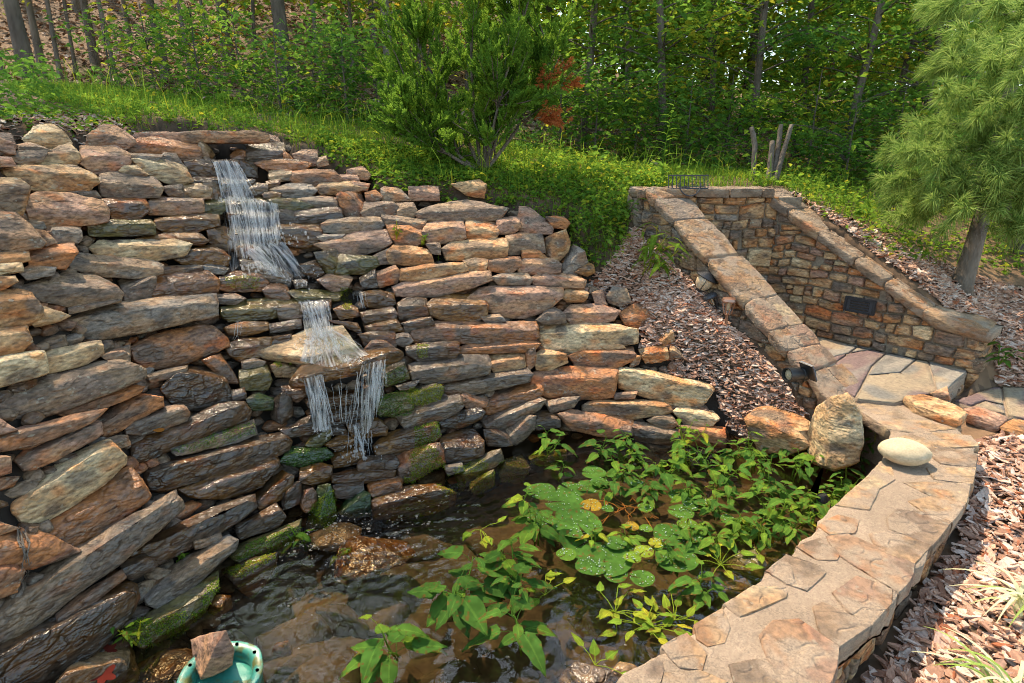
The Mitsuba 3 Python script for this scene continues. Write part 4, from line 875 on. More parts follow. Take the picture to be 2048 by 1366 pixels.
# ---------------------------------------------------------------- the wood: trees with trunk, branches and leafy crown
def sprays(r, centers, n, rad, thick):
    c = np.repeat(centers, n, 0); m = len(c)
    a, q = r.uniform(0, 2 * np.pi, m), np.sqrt(r.random(m)) * np.repeat(rad, n)
    return c + np.c_[q * np.cos(a), q * np.sin(a), r.normal(0, thick, m) - .25 * q * q / np.repeat(rad, n)]
def tree(name, label, cat, group, base, rad, height, lean, crown, seed, utone, usd, leaf, ncl, nl, bark=.3, topleaf=None, ntop=0):
    """crown: (reach, lowest, highest) of the leafy branches above the foot; topleaf: coarser leaves of the shading canopy"""
    r = np.random.default_rng(seed); t = thing(name, label, cat, group); b = np.asarray(base, float)
    k = np.linspace(0, 1, 12); wig = np.cumsum(r.normal(0, .018, (12, 2)), 0) * height * .25
    path = np.c_[b[0] + lean[0] * k * height + wig[:, 0] * k, b[1] + lean[1] * k * height + wig[:, 1] * k, b[2] - .15 + k * (height + .15)]
    v, f = tube(path, rad * (1 - .75 * k) * (1 + .5 * np.exp(-k * 25)), 9); v += (meshkit.fbm(v * [12, 12, 3], 3)[:, None] - .5) * rad * .25
    put(part(t, 'trunk'), v, f, 'bark_mat', bark, 0)
    def along(z): return np.stack([np.interp(z, path[:, 2], path[:, i]) for i in range(3)], -1)
    reach, lo, hi = crown; hz = b[2] + r.uniform(lo, hi, ncl); az = r.uniform(0, 2 * np.pi, ncl); q = reach * np.sqrt(r.uniform(.03, 1, ncl))
    root = along(hz - q * .25); tip = along(hz) * [1, 1, 0] + np.c_[q * np.cos(az), q * np.sin(az), hz]
    br = []
    for i in range(ncl):
        m = (root[i] + tip[i]) / 2 + [0, 0, .12 * q[i]]; s = np.linspace(0, 1, 5)[:, None]
        br.append(tube((1 - s) ** 2 * root[i] + 2 * s * (1 - s) * m + s * s * tip[i], np.linspace(rad * .22, .004, 5), 4, False))
    if br: put(part(t, 'branches'), *join(br), 'bark_mat', bark, 0); say(f'{t}__branches', kind='stuff')
    pos = sprays(r, np.vstack([tip, root * .4 + tip * .6]), nl // 2, np.tile(r.uniform(.22, .5, ncl) * (.6 + .25 * reach), 2), .07)
    u = np.clip(np.repeat(r.normal(utone, usd, 2 * ncl), nl // 2) + r.normal(0, .06, len(pos)), 0, 1)
    sz = leaf * r.uniform(.6, 1.25, len(pos)); V, Fc, kk = leaf_mesh(pos, sz, seed + 1, simple_=leaf < .075)
    uu = np.repeat(u, kk)
    if topleaf:
        zz = b[2] + r.uniform(topleaf[0], topleaf[1], topleaf[3]); a2 = r.uniform(0, 2 * np.pi, topleaf[3]); q2 = topleaf[2] * np.sqrt(r.random(topleaf[3]))
        c2 = along(np.minimum(zz, path[-1, 2])) * [1, 1, 0] + np.c_[q2 * np.cos(a2), q2 * np.sin(a2), zz]
        p2 = sprays(r, c2, ntop, np.full(len(c2), .75), .16); V2, F2, k2 = leaf_mesh(p2, .17 * r.uniform(.7, 1.2, len(p2)), seed + 2, simple_=True)
        V, Fc = join([(V, Fc), (V2, F2)]); uu = np.r_[uu, np.repeat(np.clip(r.normal(.4, .08, len(p2)), 0, 1), k2)]
    put(part(t, 'crown'), V, Fc, 'leaf_mat', uu, 0, smooth=False); say(f'{t}__crown', kind='stuff')
    return t
def foot(px, t):
    p = at(px, 300, np.float64(t)); return np.array([p[0], p[1], float(ground_z(p[0], p[1]))])
ORD = ['first', 'second', 'third', 'fourth', 'fifth', 'sixth', 'seventh', 'eighth', 'ninth', 'tenth', 'eleventh', 'twelfth', 'thirteenth', 'fourteenth', 'fifteenth', 'sixteenth', 'seventeenth', 'eighteenth', 'nineteenth', 'twentieth']
# dark trunks on the wooded slope: pixel of the foot, depth, trunk width in pixels
TRUNKS = [(12, 6.8, 27, -.05), (92, 7.4, 25, -.01), (120, 8.6, 12, 0.02), (224, 9.4, 13, .01), (358, 9.0, 15, -.06), (482, 10.2, 19, -.02), (594, 8.6, 27, -.04), (765, 9.8, 12, -.03), (788, 8.0, 19, .0), (1092, 11.5, 15, .0), (940, 10.8, 11, .02)]
for i, (px, t, w, ln) in enumerate(TRUNKS):
    b = foot(px, t); rad = w * t / F / 2
    shade = (5.2, 9.5, 2.4, 22) if i in (0, 1, 4) else (5.0, 7.5, 1.7, 9) if i == 6 else None
    tree('forest_tree', f'{"stout" if w > 22 else "slim" if w < 14 else "dark"} tall tree trunk, {ORD[sum(q[0] < px for q in TRUNKS)]} from the left among the bare trunks on the slope', 'tree', 'tall trees on the wooded slope',
         b, rad, 9.5, (ln, -.01), (1.7, 1.4, 5.0), 700 + i, .56, .10, .10, 3 if px < 300 else 9, 60, .15 + .25 * (i % 3), shade, 60)
SAPL = [(45, 7.6, 9), (150, 8.2, 9), (182, 8.8, 7), (262, 8.3, 8), (300, 10.5, 9), (405, 8.0, 8), (455, 9.0, 7), (530, 9.6, 8), (655, 8.8, 9), (700, 10.4, 7), (716, 9.2, 8), (850, 10.0, 8)]
for i, (px, t, w) in enumerate(SAPL):
    tree('sapling', f'thin leafy sapling, {ORD[i]} from the left among the saplings between the trunks', 'sapling', 'thin saplings on the wooded slope',
         foot(px, t), w * t / F / 2, 4.5, (rng.uniform(-.08, .08), 0), (1.1, .5, 3.2), 760 + i, .52 + .09 * (i % 3), .10, .095, 9, 14 if px < 320 else 46, .5)
# leafy young trees closing the view on the right
RT = [(1160, 7.6, 'a dead-looking grey stem'), (1255, 8.6, ''), (1330, 7.2, ''), (1420, 9.0, ''), (1500, 7.6, ''), (1590, 8.4, ''), (1680, 7.2, ''), (1770, 8.8, ''), (1840, 7.4, ''), (1930, 9.0, ''), (2040, 7.8, ''), (1380, 11, ''), (1640, 11.5, '')]
for i, (px, t, _) in enumerate(RT):
    tree('young_tree', f'dense leafy young tree, {ORD[sum(q[0] < px for q in RT)]} from the left along the edge of the wood', 'tree', 'young trees at the edge of the wood right of the cypress',
         foot(px, t), .05, 5.2 if i not in (8, 9, 10) else 3.4, (rng.uniform(-.1, .1), -.03), (1.35, .25, 4.3 if i not in (8, 9, 10) else 2.6), 800 + i, [.46, .53, .60][i % 3], .12, .092, 42, 70, .25)
SH = [(250, 6.9, .9), (330, 7.3, 1.0), (420, 6.6, .9), (500, 7.2, 1.0), (570, 6.4, .8), (640, 7.0, 1.0), (700, 6.4, .9), (760, 6.9, 1.0), (850, 7.3, 1.1), (1120, 6.7, 1.0), (1190, 6.6, .9), (1270, 6.9, 1.0), (1370, 6.7, .9), (1450, 7.0, 1.0), (1620, 6.6, 1.1), (1700, 6.3, .9), (1790, 6.6, 1.0), (1880, 6.2, .8)]
for i, (px, t, h) in enumerate(SH):
    tree('shrub', f'low dark green shrub, {ORD[i]} from the left along the foot of the wood', 'shrub', 'shrubs along the foot of the wood',
         foot(px, t), .015, h, (0, 0), (.75, .0, h), 860 + i, [.38, .46, .54][i % 3], .10, .076, 16, 16 if px < 360 else 50, .2)
for i, (x, y) in enumerate([(6.2, 6.2), (7.5, 4.2), (8.6, 7.2), (9.5, 5.2), (11, 8), (8.8, 2.6)]):
    tree('young_tree', f'leafy young tree beyond the right edge of the picture, number {ORD[i]} along the bank', 'tree', 'young trees beyond the right edge', [x, y, float(ground_z(x, y))], .05, 5.2, (rng.uniform(-.08, .08), 0), (1.35, .3, 4.3), 850 + i, .5, .12, .10, 34, 60, .25)
# far wood in the sun behind
r = np.random.default_rng(5); fc = []
for k in range(1250):
    x, y = (r.uniform(-17, 15) if k < 430 else r.uniform(1, 19)), r.uniform(13, 24)
    if (x > 7.6 and x < 8.3) or (x < -6 and y < 18.5): continue
    fc.append([x, y, float(ground_z(x, y)) + r.uniform(.2, 7.5)])
for k in range(640):
    x, y = r.uniform(0, 11), r.uniform(11, 17); fc.append([x, y, float(ground_z(x, y)) + r.uniform(.8, 6.0)])
for k in range(150):
    x, y = r.uniform(-5.2, 1.0), r.uniform(9.5, 14); fc.append([x, y, float(ground_z(x, y)) + r.uniform(1.0, 4.2)])
fc = np.array(fc); pos = sprays(r, fc, 60, r.uniform(.6, 1.4, len(fc)), .3)
put_leaves('distant_wood', pos, .17 * r.uniform(.7, 1.3, len(pos)), np.clip(np.repeat(r.normal(.66, .08, len(fc)), 60) + r.normal(0, .05, len(pos)), 0, .95), 6, simple_=True)
say('distant_wood', 'sunlit yellow-green foliage of the wood far behind the trunks', kind='stuff')
r = np.random.default_rng(8); stems = []
for k in range(70):
    x, y = r.uniform(-15, 12), r.uniform(12, 22); z = float(ground_z(x, y)); s = np.linspace(0, 1, 6)[:, None]
    stems.append(tube(np.array([x, y, z - .2]) + s * np.array([r.normal(0, .3), 0, 7.5]), np.linspace(r.uniform(.04, .12), .03, 6), 6, False))
put('distant_trunks', *join(stems), 'bark_mat', .35, 0); say('distant_trunks', 'thin far trunks lost among the sunlit foliage', kind='stuff')

# ---------------------------------------------------------------- cypress with dead sprays, and the pine
def needles(pos, dirs, length, width, seed, droop=0.0):
    """one thin blade per needle: root, direction, length"""
    r = np.random.default_rng(seed); n = len(pos); d = nrm(dirs); s = nrm(np.cross(d, r.normal(size=(n, 3)))); L = np.broadcast_to(length, (n,))[:, None]
    a = pos + s * width; b = pos - s * width; m = pos + d * L * .6 + [0, 0, 0] - np.array([0, 0, 1]) * droop * L * .25; t = pos + d * L - np.array([0, 0, 1]) * droop * L
    v = np.stack([a, b, m - s * width, m + s * width, t], 1); f0 = np.array([[0, 1, 2], [0, 2, 3], [3, 2, 4]])
    return v.reshape(-1, 3), (f0[None] + (np.arange(n) * 5)[:, None, None]).reshape(-1, 3)
def frond(r, path, rad, spread, count):
    """feathery cypress foliage along a branch: twigs in a loose plane, small scale leaves along each twig"""
    P, Dn = [], []
    k = np.linspace(0, 1, len(path))
    for _ in range(count):
        s = r.uniform(.18, 1); p = np.array([np.interp(s, k, path[:, i]) for i in range(3)]); q = np.array([np.interp(min(s + .05, 1), k, path[:, i]) for i in range(3)])
        d = nrm(q - p + 1e-6); side = nrm(np.cross(d, r.normal(size=3))); tw = nrm(d * .9 + side * r.uniform(.35, 1.0)); L = spread * r.uniform(.5, 1.1) * (1.15 - .6 * s)
        tw = nrm(tw + np.array([0, 0, .25])); pl = nrm(np.cross(tw, r.normal(size=3))); n = int(26 * L / .2) + 6; t = np.linspace(.05, 1, n)[:, None]
        for sg in (-1, 1):
            P.append(p + tw * L * t); Dn.append(nrm(tw * 1.0 + pl * sg * (.9 - .3 * t) + r.normal(0, .12, (n, 3))) * (1 - .45 * t))
    return np.vstack(P), np.vstack(Dn)
def branch_path(p, d, L, up, r, n=8):
    out = [np.asarray(p, float)]; d = nrm(np.asarray(d, float))
    for i in range(n): d = nrm(d + np.array([0, 0, up]) / n + r.normal(0, .06, 3)); out.append(out[-1] + d * L / n)
    return np.array(out)
cy = thing('cypress', 'feathery bright green young cypress with two dead orange sprays on its right', 'tree')
b = on_thing(968, 345)[0]; r = np.random.default_rng(21)
limbs = [branch_path(b + [0, 0, .0], d, L, up, r) for d, L, up in [((-.75, .05, .35), 1.15, 1.3), ((-.22, -.2, 1), 1.5, .4), ((.05, .1, 1), 2.3, .3), ((.35, -.1, .9), 1.9, .8), ((.6, .2, .55), 1.2, .9), ((-.5, .4, .8), 1.4, .7), ((.25, -.45, .7), .9, .9), ((-.85, -.25, .25), .85, .8)]]
for p in limbs: put(part(cy, 'limb'), *tube(p, np.linspace(.018, .005, len(p)), 7), 'bark_mat', .55, 0)
P, Dn, br = [], [], []
for p in limbs:
    for _ in range(26):
        s = r.uniform(.12, 1); k = np.linspace(0, 1, len(p)); q = np.array([np.interp(s, k, p[:, i]) for i in range(3)]); out = nrm(q - b) * .5 + r.normal(0, .55, 3)
        bp = branch_path(q, out + [0, 0, .25], r.uniform(.26, .60) * (1.25 - .5 * s), .5, r, 5); br.append(tube(bp, np.linspace(.007, .002, len(bp)), 4, False))
        a_, c_ = frond(r, bp, .01, .16, 24); P.append(a_); Dn.append(c_)
    a_, c_ = frond(r, p[4:], .01, .18, 14); P.append(a_); Dn.append(c_)
P, Dn = np.vstack(P), np.vstack(Dn); print('cypress needles', len(P))
v, f = needles(P, Dn, .036 * np.linalg.norm(Dn, axis=1), .0028, 3); put(part(cy, 'branches'), *join(br), 'bark_mat', .4, 0); put(part(cy, 'foliage'), v, f, 'leaf_mat', np.repeat(np.clip(.38 + .28 * meshkit.noise(P * 9), 0, 1), 5), 0, smooth=False)
for k in ('branches', 'foliage'): say(f'{cy}__{k}', kind='stuff')
scene['dead_mat'] = {'type': 'principledthin', 'base_color': {'type': 'rgb', 'value': [.52, .165, .055]}, 'roughness': .5, 'diff_trans': 1.0, 'eta': 1.4}
for px, py in [((1050, 180), (1140, 122)), ((1060, 175), (1152, 160)), ((1050, 245), (1140, 214)), ((1050, 238), (1142, 240))]:
    t0 = np.linalg.norm(b[:2]) * 1.0; dep = pix(b[None])[1][0]
    p0, p1 = at(*px, np.float64(dep - .22)), at(*py, np.float64(dep - .32)); s = np.linspace(0, 1, 6)[:, None]; bp = p0 + (p1 - p0) * s + [0, 0, -.02] * (s * s)
    a_, c_ = frond(r, bp, .01, .15, 15); c_ = nrm(c_ - [0, 0, .35] + r.normal(0, .25, c_.shape)) * .8; v, f = needles(a_, c_, .028, .0028, 9, .2)
    k = part(cy, 'dead_spray'); put(k, v, f, 'dead_mat', .97, 0, smooth=False); say(k, 'dead rusty orange spray of foliage', kind='stuff')

pn = thing('pine', 'young pine with a leaning trunk and long soft pale green needles at the right', 'pine tree')
r = np.random.default_rng(31)
pb = at(1918, 588, np.float64(4.45)); pb[2] = drop(pb[:1], pb[1:2])[0] - .03
tpx = [(1918, 588, 4.45), (1945, 500, 4.42), (1968, 420, 4.38), (1985, 335, 4.3), (2005, 240, 4.25), (2040, 110, 4.2), (2075, -60, 4.15), (2110, -230, 4.1)]
tr = np.array([at(x, y, np.float64(t)) for x, y, t in tpx]); tr[0] = pb
v, f = tube(np.array([[np.interp(s, np.linspace(0, 1, 8), tr[:, i]) for i in range(3)] for s in np.linspace(0, 1, 30)]), np.linspace(.064, .022, 30) * (1 + .35 * np.exp(-np.linspace(0, 1, 30) * 22)), 14)
v += (meshkit.fbm(v * [14, 14, 6], 3)[:, None] - .5) * .02; put(part(pn, 'trunk'), v, f, 'bark_mat', .62, 0)
tips = []
for px, py, t, s0 in [(1790, 360, 4.1, .42), (1830, 300, 3.9, .5), (1880, 395, 3.9, .40), (1930, 415, 3.7, .36), (2040, 400, 3.8, .38), (1840, 420, 4.3, .36), (1800, 430, 4.4, .35), (1900, 300, 3.8, .5), (1960, 230, 3.6, .55), (2040, 300, 3.5, .5),
                      (1850, 250, 4.3, .58), (1910, 190, 3.8, .62), (1980, 120, 3.6, .7), (2050, 190, 3.4, .62), (2060, 60, 3.4, .75), (1880, 330, 4.6, .45), (1930, 90, 4.2, .74), (1990, 30, 3.9, .8), (1900, 20, 4.4, .85), (2060, 470, 3.6, .32), (2100, 350, 3.4, .45), (2110, 240, 3.3, .55),
                      (1990, 330, 3.6, .48), (1960, 370, 3.7, .42), (1870, 130, 4.5, .72), (2090, 120, 3.3, .7), (1780, 300, 4.7, .5), (1840, 10, 4.7, .85), (1770, 400, 4.7, .4)]:
    p0 = np.array([np.interp(s0, np.linspace(0, 1, 8), tr[:, i]) for i in range(3)]); p1 = at(px, py, np.float64(t)); s = np.linspace(0, 1, 8)[:, None]
    m = (p0 + p1) / 2 - [0, 0, .04]; bp = (1 - s) ** 2 * p0 + 2 * s * (1 - s) * m + s * s * p1
    put(part(pn, 'branch'), *tube(bp, np.linspace(.014, .004, 8), 5), 'bark_mat', .5, 0)
    for k in range(15):
        q = np.array([np.interp(r.uniform(.4, 1), s[:, 0], bp[:, i]) for i in range(3)]); d = nrm(nrm(p1 - p0) + r.normal(0, .5, 3) + [0, 0, .15]); L = r.uniform(.04, .2); tips.append((q + d * L, d))
    tips.append((p1, nrm(p1 - p0)))
c0, d0 = np.array([t[0] for t in tips]), np.array([t[1] for t in tips]); n = 85; print('pine tufts', len(tips))
dirs = nrm(np.repeat(d0, n, 0) * .85 + nrm(r.normal(size=(len(c0) * n, 3))) * r.uniform(.5, 1.0, (len(c0) * n, 1))); roots = np.repeat(c0, n, 0) - np.repeat(d0, n, 0) * r.uniform(0, .09, (len(c0) * n, 1))
v, f = needles(roots, dirs, r.uniform(.075, .125, len(roots)), .0019, 5, .22); put(part(pn, 'needles'), v, f, 'needle_mat', np.repeat(r.random(len(roots)), 5), 0, smooth=False); say(f'{pn}__needles', kind='stuff')

bs = thing('bush', 'dark bush with several bare twisted stems behind the pine trunk', 'bush'); bb = at(2022, 560, np.float64(5.0)); bb[2] = drop(bb[:1], bb[1:2])[0] - .03
for k in range(6):
    p = branch_path(bb + [r.normal(0, .06), r.normal(0, .06), 0], (r.normal(0, .35), r.normal(0, .3), 1), r.uniform(.8, 1.2), .1, r); put(part(bs, 'stem'), *tube(p, np.linspace(.032, .012, len(p)), 7), 'bark_mat', .3, 0)
cl = bb + np.c_[r.normal(0, .4, 40), r.normal(0, .4, 40), r.uniform(.45, 1.5, 40)]; pos = sprays(r, cl, 60, np.full(40, .22), .06); put_leaves(part(bs, 'foliage'), pos, .05, np.clip(r.normal(.3, .1, len(pos)), 0, 1), 9, simple_=True); say(f'{bs}__foliage', kind='stuff')

# dead cut stems standing behind the alcove
def stems_thing(name, label, lst, u):
    t = thing(name, label, 'dead stump')
    for pts in lst:
        p = np.array([at(x, y, np.float64(d)) for x, y, d, _ in pts]); w = np.array([.8 * q[3] / F * q[2] / 2 for q in pts]); k = np.linspace(0, 1, len(p)); kk = np.linspace(0, 1, 16)
        P = np.array([[np.interp(a, k, p[:, i]) for i in range(3)] for a in kk]); v, f = tube(P, np.interp(kk, k, w), 10); v += (meshkit.fbm(v * 22, 3)[:, None] - .5) * .014; put(part(t, 'stem'), v, f, 'bark_mat', u, 0)
    return t
stems_thing('dead_stump', 'single pale grey dead stem cut off above the alcove wall', [[(1506, 400, 5.35, 13), (1507, 340, 5.35, 12), (1510, 290, 5.35, 13), (1503, 255, 5.35, 12)]], .62)
stems_thing('dead_stump', 'forked grey dead stump with three broken stems behind the alcove wall', [[(1530, 400, 5.3, 20), (1540, 340, 5.3, 15), (1545, 283, 5.3, 13)], [(1535, 400, 5.32, 22), (1553, 320, 5.32, 14), (1562, 250, 5.32, 10)], [(1540, 400, 5.28, 18), (1562, 320, 5.28, 13), (1583, 250, 5.28, 10)]], .5)

# ---------------------------------------------------------------- grass, ground cover, bark mulch
r = np.random.default_rng(41)
def in_px(p, poly): q, _ = pix(p); return shapely.contains_xy(Polygon(poly), q[:, 0], q[:, 1])
def scatter(n, x0, x1, y0, y1): return np.c_[r.uniform(x0, x1, n), r.uniform(y0, y1, n)]
NOT = shapely.union_all([cap_poly, patio_poly, flag_poly, LineString([A0, A1]).buffer(TH / 2), LineString([A1, K0]).buffer(.12), LineString([E0 - rn[:2] * .12, K0 - rn[:2] * .12]).buffer(.11)])
def settle(xy):
    xy = xy[~shapely.contains_xy(NOT, xy[:, 0], xy[:, 1]) & ~shapely.contains_xy(pond_poly, xy[:, 0], xy[:, 1])]
    z = drop(xy[:, 0], xy[:, 1]); ok_ = np.abs(z - ground_final(xy[:, 0], xy[:, 1])) < .07; return np.c_[xy, z][ok_]
GRASS = [(-60, 150), (60, 190), (240, 255), (330, 262), (560, 285), (640, 320), (740, 350), (800, 355), (870, 390), (960, 395), (1060, 420), (1110, 470), (1180, 560), (1250, 520), (1262, 400), (1560, 372), (1640, 430), (1750, 520), (1900, 540), (2100, 560), (2100, 420), (1700, 330), (1300, 300), (900, 250), (500, 210), (200, 150)]
g = settle(scatter(105000, -4.5, 5.2, 2.6, 7.6)); g = g[in_px(g, GRASS)]; q, dep = pix(g)
keep = r.random(len(g)) < .8 * np.where(q[:, 0] > 1560, .55, 1.0) * np.where((q[:, 0] > 300) & (q[:, 0] < 560), .5, 1) * np.where((q[:, 0] > 1650) & (q[:, 1] > 440), .35, 1); g = g[keep]; q = q[keep]
def blades(g, h, w, u, seed, mat='leaf_mat', key='grass', lean=.75):
    r = np.random.default_rng(seed); n = len(g); a = r.uniform(0, 2 * np.pi, n); L = np.abs(r.normal(0, lean, n)); d = np.c_[np.cos(a), np.sin(a), 0 * a]; s = np.c_[-np.sin(a), np.cos(a), 0 * a]
    w = np.broadcast_to(w, (n,))[:, None]; h = h[:, None]; L = L[:, None]; zz = np.array([0, 0, 1.])
    p = [g, g + zz * h * .5 + d * h * L * .25, g + zz * h * (.9 - .2 * L) + d * h * L * .75, g + zz * h * (1.05 - .55 * L) + d * h * L * 1.3]
    v = np.stack([p[0] - s * w, p[0] + s * w, p[1] - s * w * .9, p[1] + s * w * .9, p[2] - s * w * .6, p[2] + s * w * .6, p[3]], 1)
    f0 = np.array([[0, 1, 3], [0, 3, 2], [2, 3, 5], [2, 5, 4], [4, 5, 6]])
    put(key, v.reshape(-1, 3), (f0[None] + (np.arange(n) * 7)[:, None, None]).reshape(-1, 3), mat, np.repeat(np.broadcast_to(u, (n,)), 7), 0, smooth=False)
tall = r.random(len(g)) < .03
h = np.where(tall, r.uniform(.18, .36, len(g)), r.uniform(.03, .10, len(g))); print('grass', len(g))
blades(g, h, .0028, np.clip(r.normal(.58, .09, len(g)), 0, .78), 42); say('grass', 'bright uncut grass along the top of the bank', kind='stuff')
COVER = [(1050, 420), (1100, 470), (1180, 545), (1240, 520), (1258, 400), (1200, 385), (1000, 370), (860, 350), (700, 330), (650, 330), (760, 380), (900, 410)]
g = np.vstack([settle(scatter(16000, -1.6, 1.3, 3.6, 5.6)), settle(scatter(42000, -4.5, 5.0, 2.6, 7.0))]); g = g[in_px(g, COVER) | ((in_px(g, GRASS) | in_px(g, [(-70, 205), (150, 225), (300, 255), (300, 285), (-70, 300)])) & (meshkit.noise(g * 1.7) > .42))]; hh = np.abs(r.normal(0, .05, len(g))) * np.where(pix(g)[0][:, 0] > 1080, 1.6, .6)
put_leaves('ground_cover', g + np.c_[0 * hh, 0 * hh, hh * .8 + .01], .034 * r.uniform(.5, 1.6, len(g)), np.clip(r.normal(.56, .10, len(g)), 0, .78), 43, width=.75); say('ground_cover', 'small-leaved weeds and clover spreading over the bank', kind='stuff')
FERN = [(-60, 150), (100, 175), (140, 240), (120, 260), (-60, 270)]
g = settle(scatter(9000, -5, -1.5, 2.2, 5)); g = g[in_px(g, FERN)]; hh = r.uniform(.02, .34, len(g))
put_leaves('weed_bed', g + np.c_[0 * hh, 0 * hh, hh], .055 * r.uniform(.6, 1.3, len(g)), np.clip(r.normal(.45, .07, len(g)), 0, .7), 44); say('weed_bed', 'pale green leafy weeds behind the topmost rocks at the left edge', kind='stuff')
# leaf litter on the hill
g = np.c_[r.uniform(-14, 3, 26000), r.uniform(6.5, 17, 26000)]; g = np.c_[g, ground_final(g[:, 0], g[:, 1]) + .015]
def litter_color(p, n, uv): return mikit.mix(mikit.mix((.10, .055, .03), (.30, .17, .09), dr.clip(uv.x * 1.6, 0, 1)), (.40, .30, .24), dr.clip(uv.x * 3 - 2, 0, 1)) * (.7 + .6 * mikit.noise(p.x * 80, p.y * 80, p.z * 80))
scene['litter_mat'] = {'type': 'twosided', 'bsdf': {'type': 'principled', 'base_color': tex(litter_color), 'roughness': .7}}
put_leaves('leaf_litter', g, .13 * r.uniform(.5, 1.2, len(g)), r.random(len(g)), 45, mat='litter_mat', tilt=.6, droop=0, simple_=True); say('leaf_litter', 'brown fallen leaves covering the wooded slope', kind='stuff')
def chips(g, size, seed, key, label):
    """flakes of bark: six-cornered plates of real thickness, tumbled"""
    r = np.random.default_rng(seed); n = len(g); N = nrm(np.c_[r.normal(0, .38, (n, 2)), np.ones(n)]); a = r.uniform(0, 2 * np.pi, n); D = np.c_[np.cos(a), np.sin(a), 0 * a]; D = nrm(D - N * (D * N).sum(1, keepdims=True)); S = np.cross(N, D)
    ln = size * np.minimum(np.exp(r.normal(-.05, .55, n)), 1.8); wd = ln * r.uniform(.12, .62, n); th = r.uniform(.003, .008, n)
    ang = np.arange(6) * np.pi / 3
    ring = [(np.cos(k) + r.uniform(-.22, .22, n), np.sin(k) + r.uniform(-.3, .3, n)) for k in ang]
    bend = r.uniform(-.15, .25, n)
    def P(c, s, z): return g + D * (c * ln / 2)[:, None] + S * (s * wd / 2)[:, None] + N * (z * th + bend * s * s * wd * .35)[:, None]
    v = np.stack([P(c, s, 1) for c, s in ring] + [P(c * .94, s * .94, 0 * c) for c, s in ring], 1)
    f0 = [[0, i, i + 1] for i in range(1, 5)] + [[i, 6 + i, 6 + (i + 1) % 6] for i in range(6)] + [[i, 6 + (i + 1) % 6, (i + 1) % 6] for i in range(6)]
    put(key, v.reshape(-1, 3), (np.array(f0)[None] + (np.arange(n) * 12)[:, None, None]).reshape(-1, 3), 'chip_mat', np.repeat(r.random(n), 12), 0, smooth=False); say(key, label, kind='stuff')
def chip_color(p, n, uv):
    u = uv.x; c = mikit.mix((.23, .115, .072), (.46, .27, .185), dr.clip(u * 2, 0, 1)); c = mikit.mix(c, (.55, .44, .37), dr.clip(u * 3 - 1.6, 0, 1)); c = dr.select(u > .955, mi.Color3f(.27, .085, .035), c)
    g_ = mikit.fbm(p.x * 130 + u * 50, p.y * 60, p.z * 130, 2)
    return c * (.55 + .9 * g_)
scene['chip_mat'] = {'type': 'principled', 'base_color': tex(chip_color), 'roughness': .75}
SLOPE = [(1175, 565), (1215, 530), (1250, 480), (1300, 425), (1450, 610), (1560, 725), (1700, 772), (1770, 840), (1760, 925), (1640, 905), (1480, 880), (1450, 850), (1432, 790), (1420, 765), (1300, 742), (1275, 735), (1285, 680), (1245, 640), (1240, 610), (1170, 590)]
g = settle(scatter(46000, .3, 2.3, 2.9, 4.7)); g = g[in_px(g, SLOPE)]; n1 = len(g)
chips(g + np.c_[0 * g[:, :2], r.uniform(.0, .022, len(g))], .042, 46, 'slope_mulch', 'reddish brown bark chips covering the slope beside the alcove')
g = settle(scatter(46000, .6, 4.6, .45, 3.6)); g = g[in_px(g, [(1640, 1500), (1900, 1000), (1960, 880), (2200, 850), (2500, 1500)]) & (g[:, 2] < .7)]
chips(g + np.c_[0 * g[:, :2], r.uniform(.0, .025, len(g))], .046, 47, 'bed_mulch', 'sunlit grey and brown bark chips outside the pond wall'); n2 = len(g)
g = settle(scatter(60000, 2.2, 5.5, 3.4, 5.6)); g = g[in_px(g, [(1600, 400), (1760, 470), (1900, 540), (2100, 600), (2100, 790), (1960, 770), (1985, 660), (1910, 650), (1780, 530), (1570, 375)])]
chips(g + np.c_[0 * g[:, :2], r.uniform(.0, .02, len(g))], .05, 48, 'bank_mulch', 'bark chips and leaves on the bank under the pine'); g2_ = settle(scatter(12000, -3.8, -1.0, 2.3, 4.7)); g2_ = g2_[in_px(g2_, [(-80, 205), (150, 225), (330, 262), (330, 290), (-80, 320)])]; chips(g2_ + np.c_[0 * g2_[:, :2], r.uniform(.0, .02, len(g2_))], .035, 49, 'bank_debris', 'bark crumbs and dead leaves lying between the topmost rocks'); print('chips', n1, n2, len(g))

# ---------------------------------------------------------------- chinking: wedges of small stone in the gaps of the rock wall
r = np.random.default_rng(51); chk = []; cu = []
cand = np.c_[r.uniform(0, 1420, 9000), r.uniform(290, 1340, 9000)]
PILE_PX = Polygon([(0, 330), (560, 290), (800, 400), (1080, 420), (1180, 560), (1280, 680), (1420, 780), (1400, 850), (1040, 880), (900, 980), (640, 1040), (540, 1130), (300, 1340), (0, 1340)])
cand = cand[shapely.contains_xy(PILE_PX, cand[:, 0], cand[:, 1])]
gap = cast(cand[:, 0], cand[:, 1]); P = at(cand[:, 0], cand[:, 1], gap); zg = ground_final(P[:, 0], P[:, 1]); on = np.nonzero(np.abs(P[:, 2] - zg) < .045)[0]
got = np.zeros((0, 3))
for i in on:
    if len(got) and np.min(np.linalg.norm(got - P[i], axis=1)) < .05: continue
    got = np.vstack([got, P[i]]); s = r.uniform(.022, .05)
    v, f = blob(P[i] + np.array([.0, -.02, .0]), (s * 1.6, s, s * .7), int(i) + 9000, .02, .006, rz=r.uniform(0, 3)); chk.append((v, f)); cu.append(np.full(len(v), tone(r.choice(list('bdgrb')))))
put(W + '__chinking', *join(chk), 'stone_mat', np.concatenate(cu), .3); say(W + '__chinking', 'small wedge stones packed in the gaps', kind='stuff'); print('chinking', len(chk))

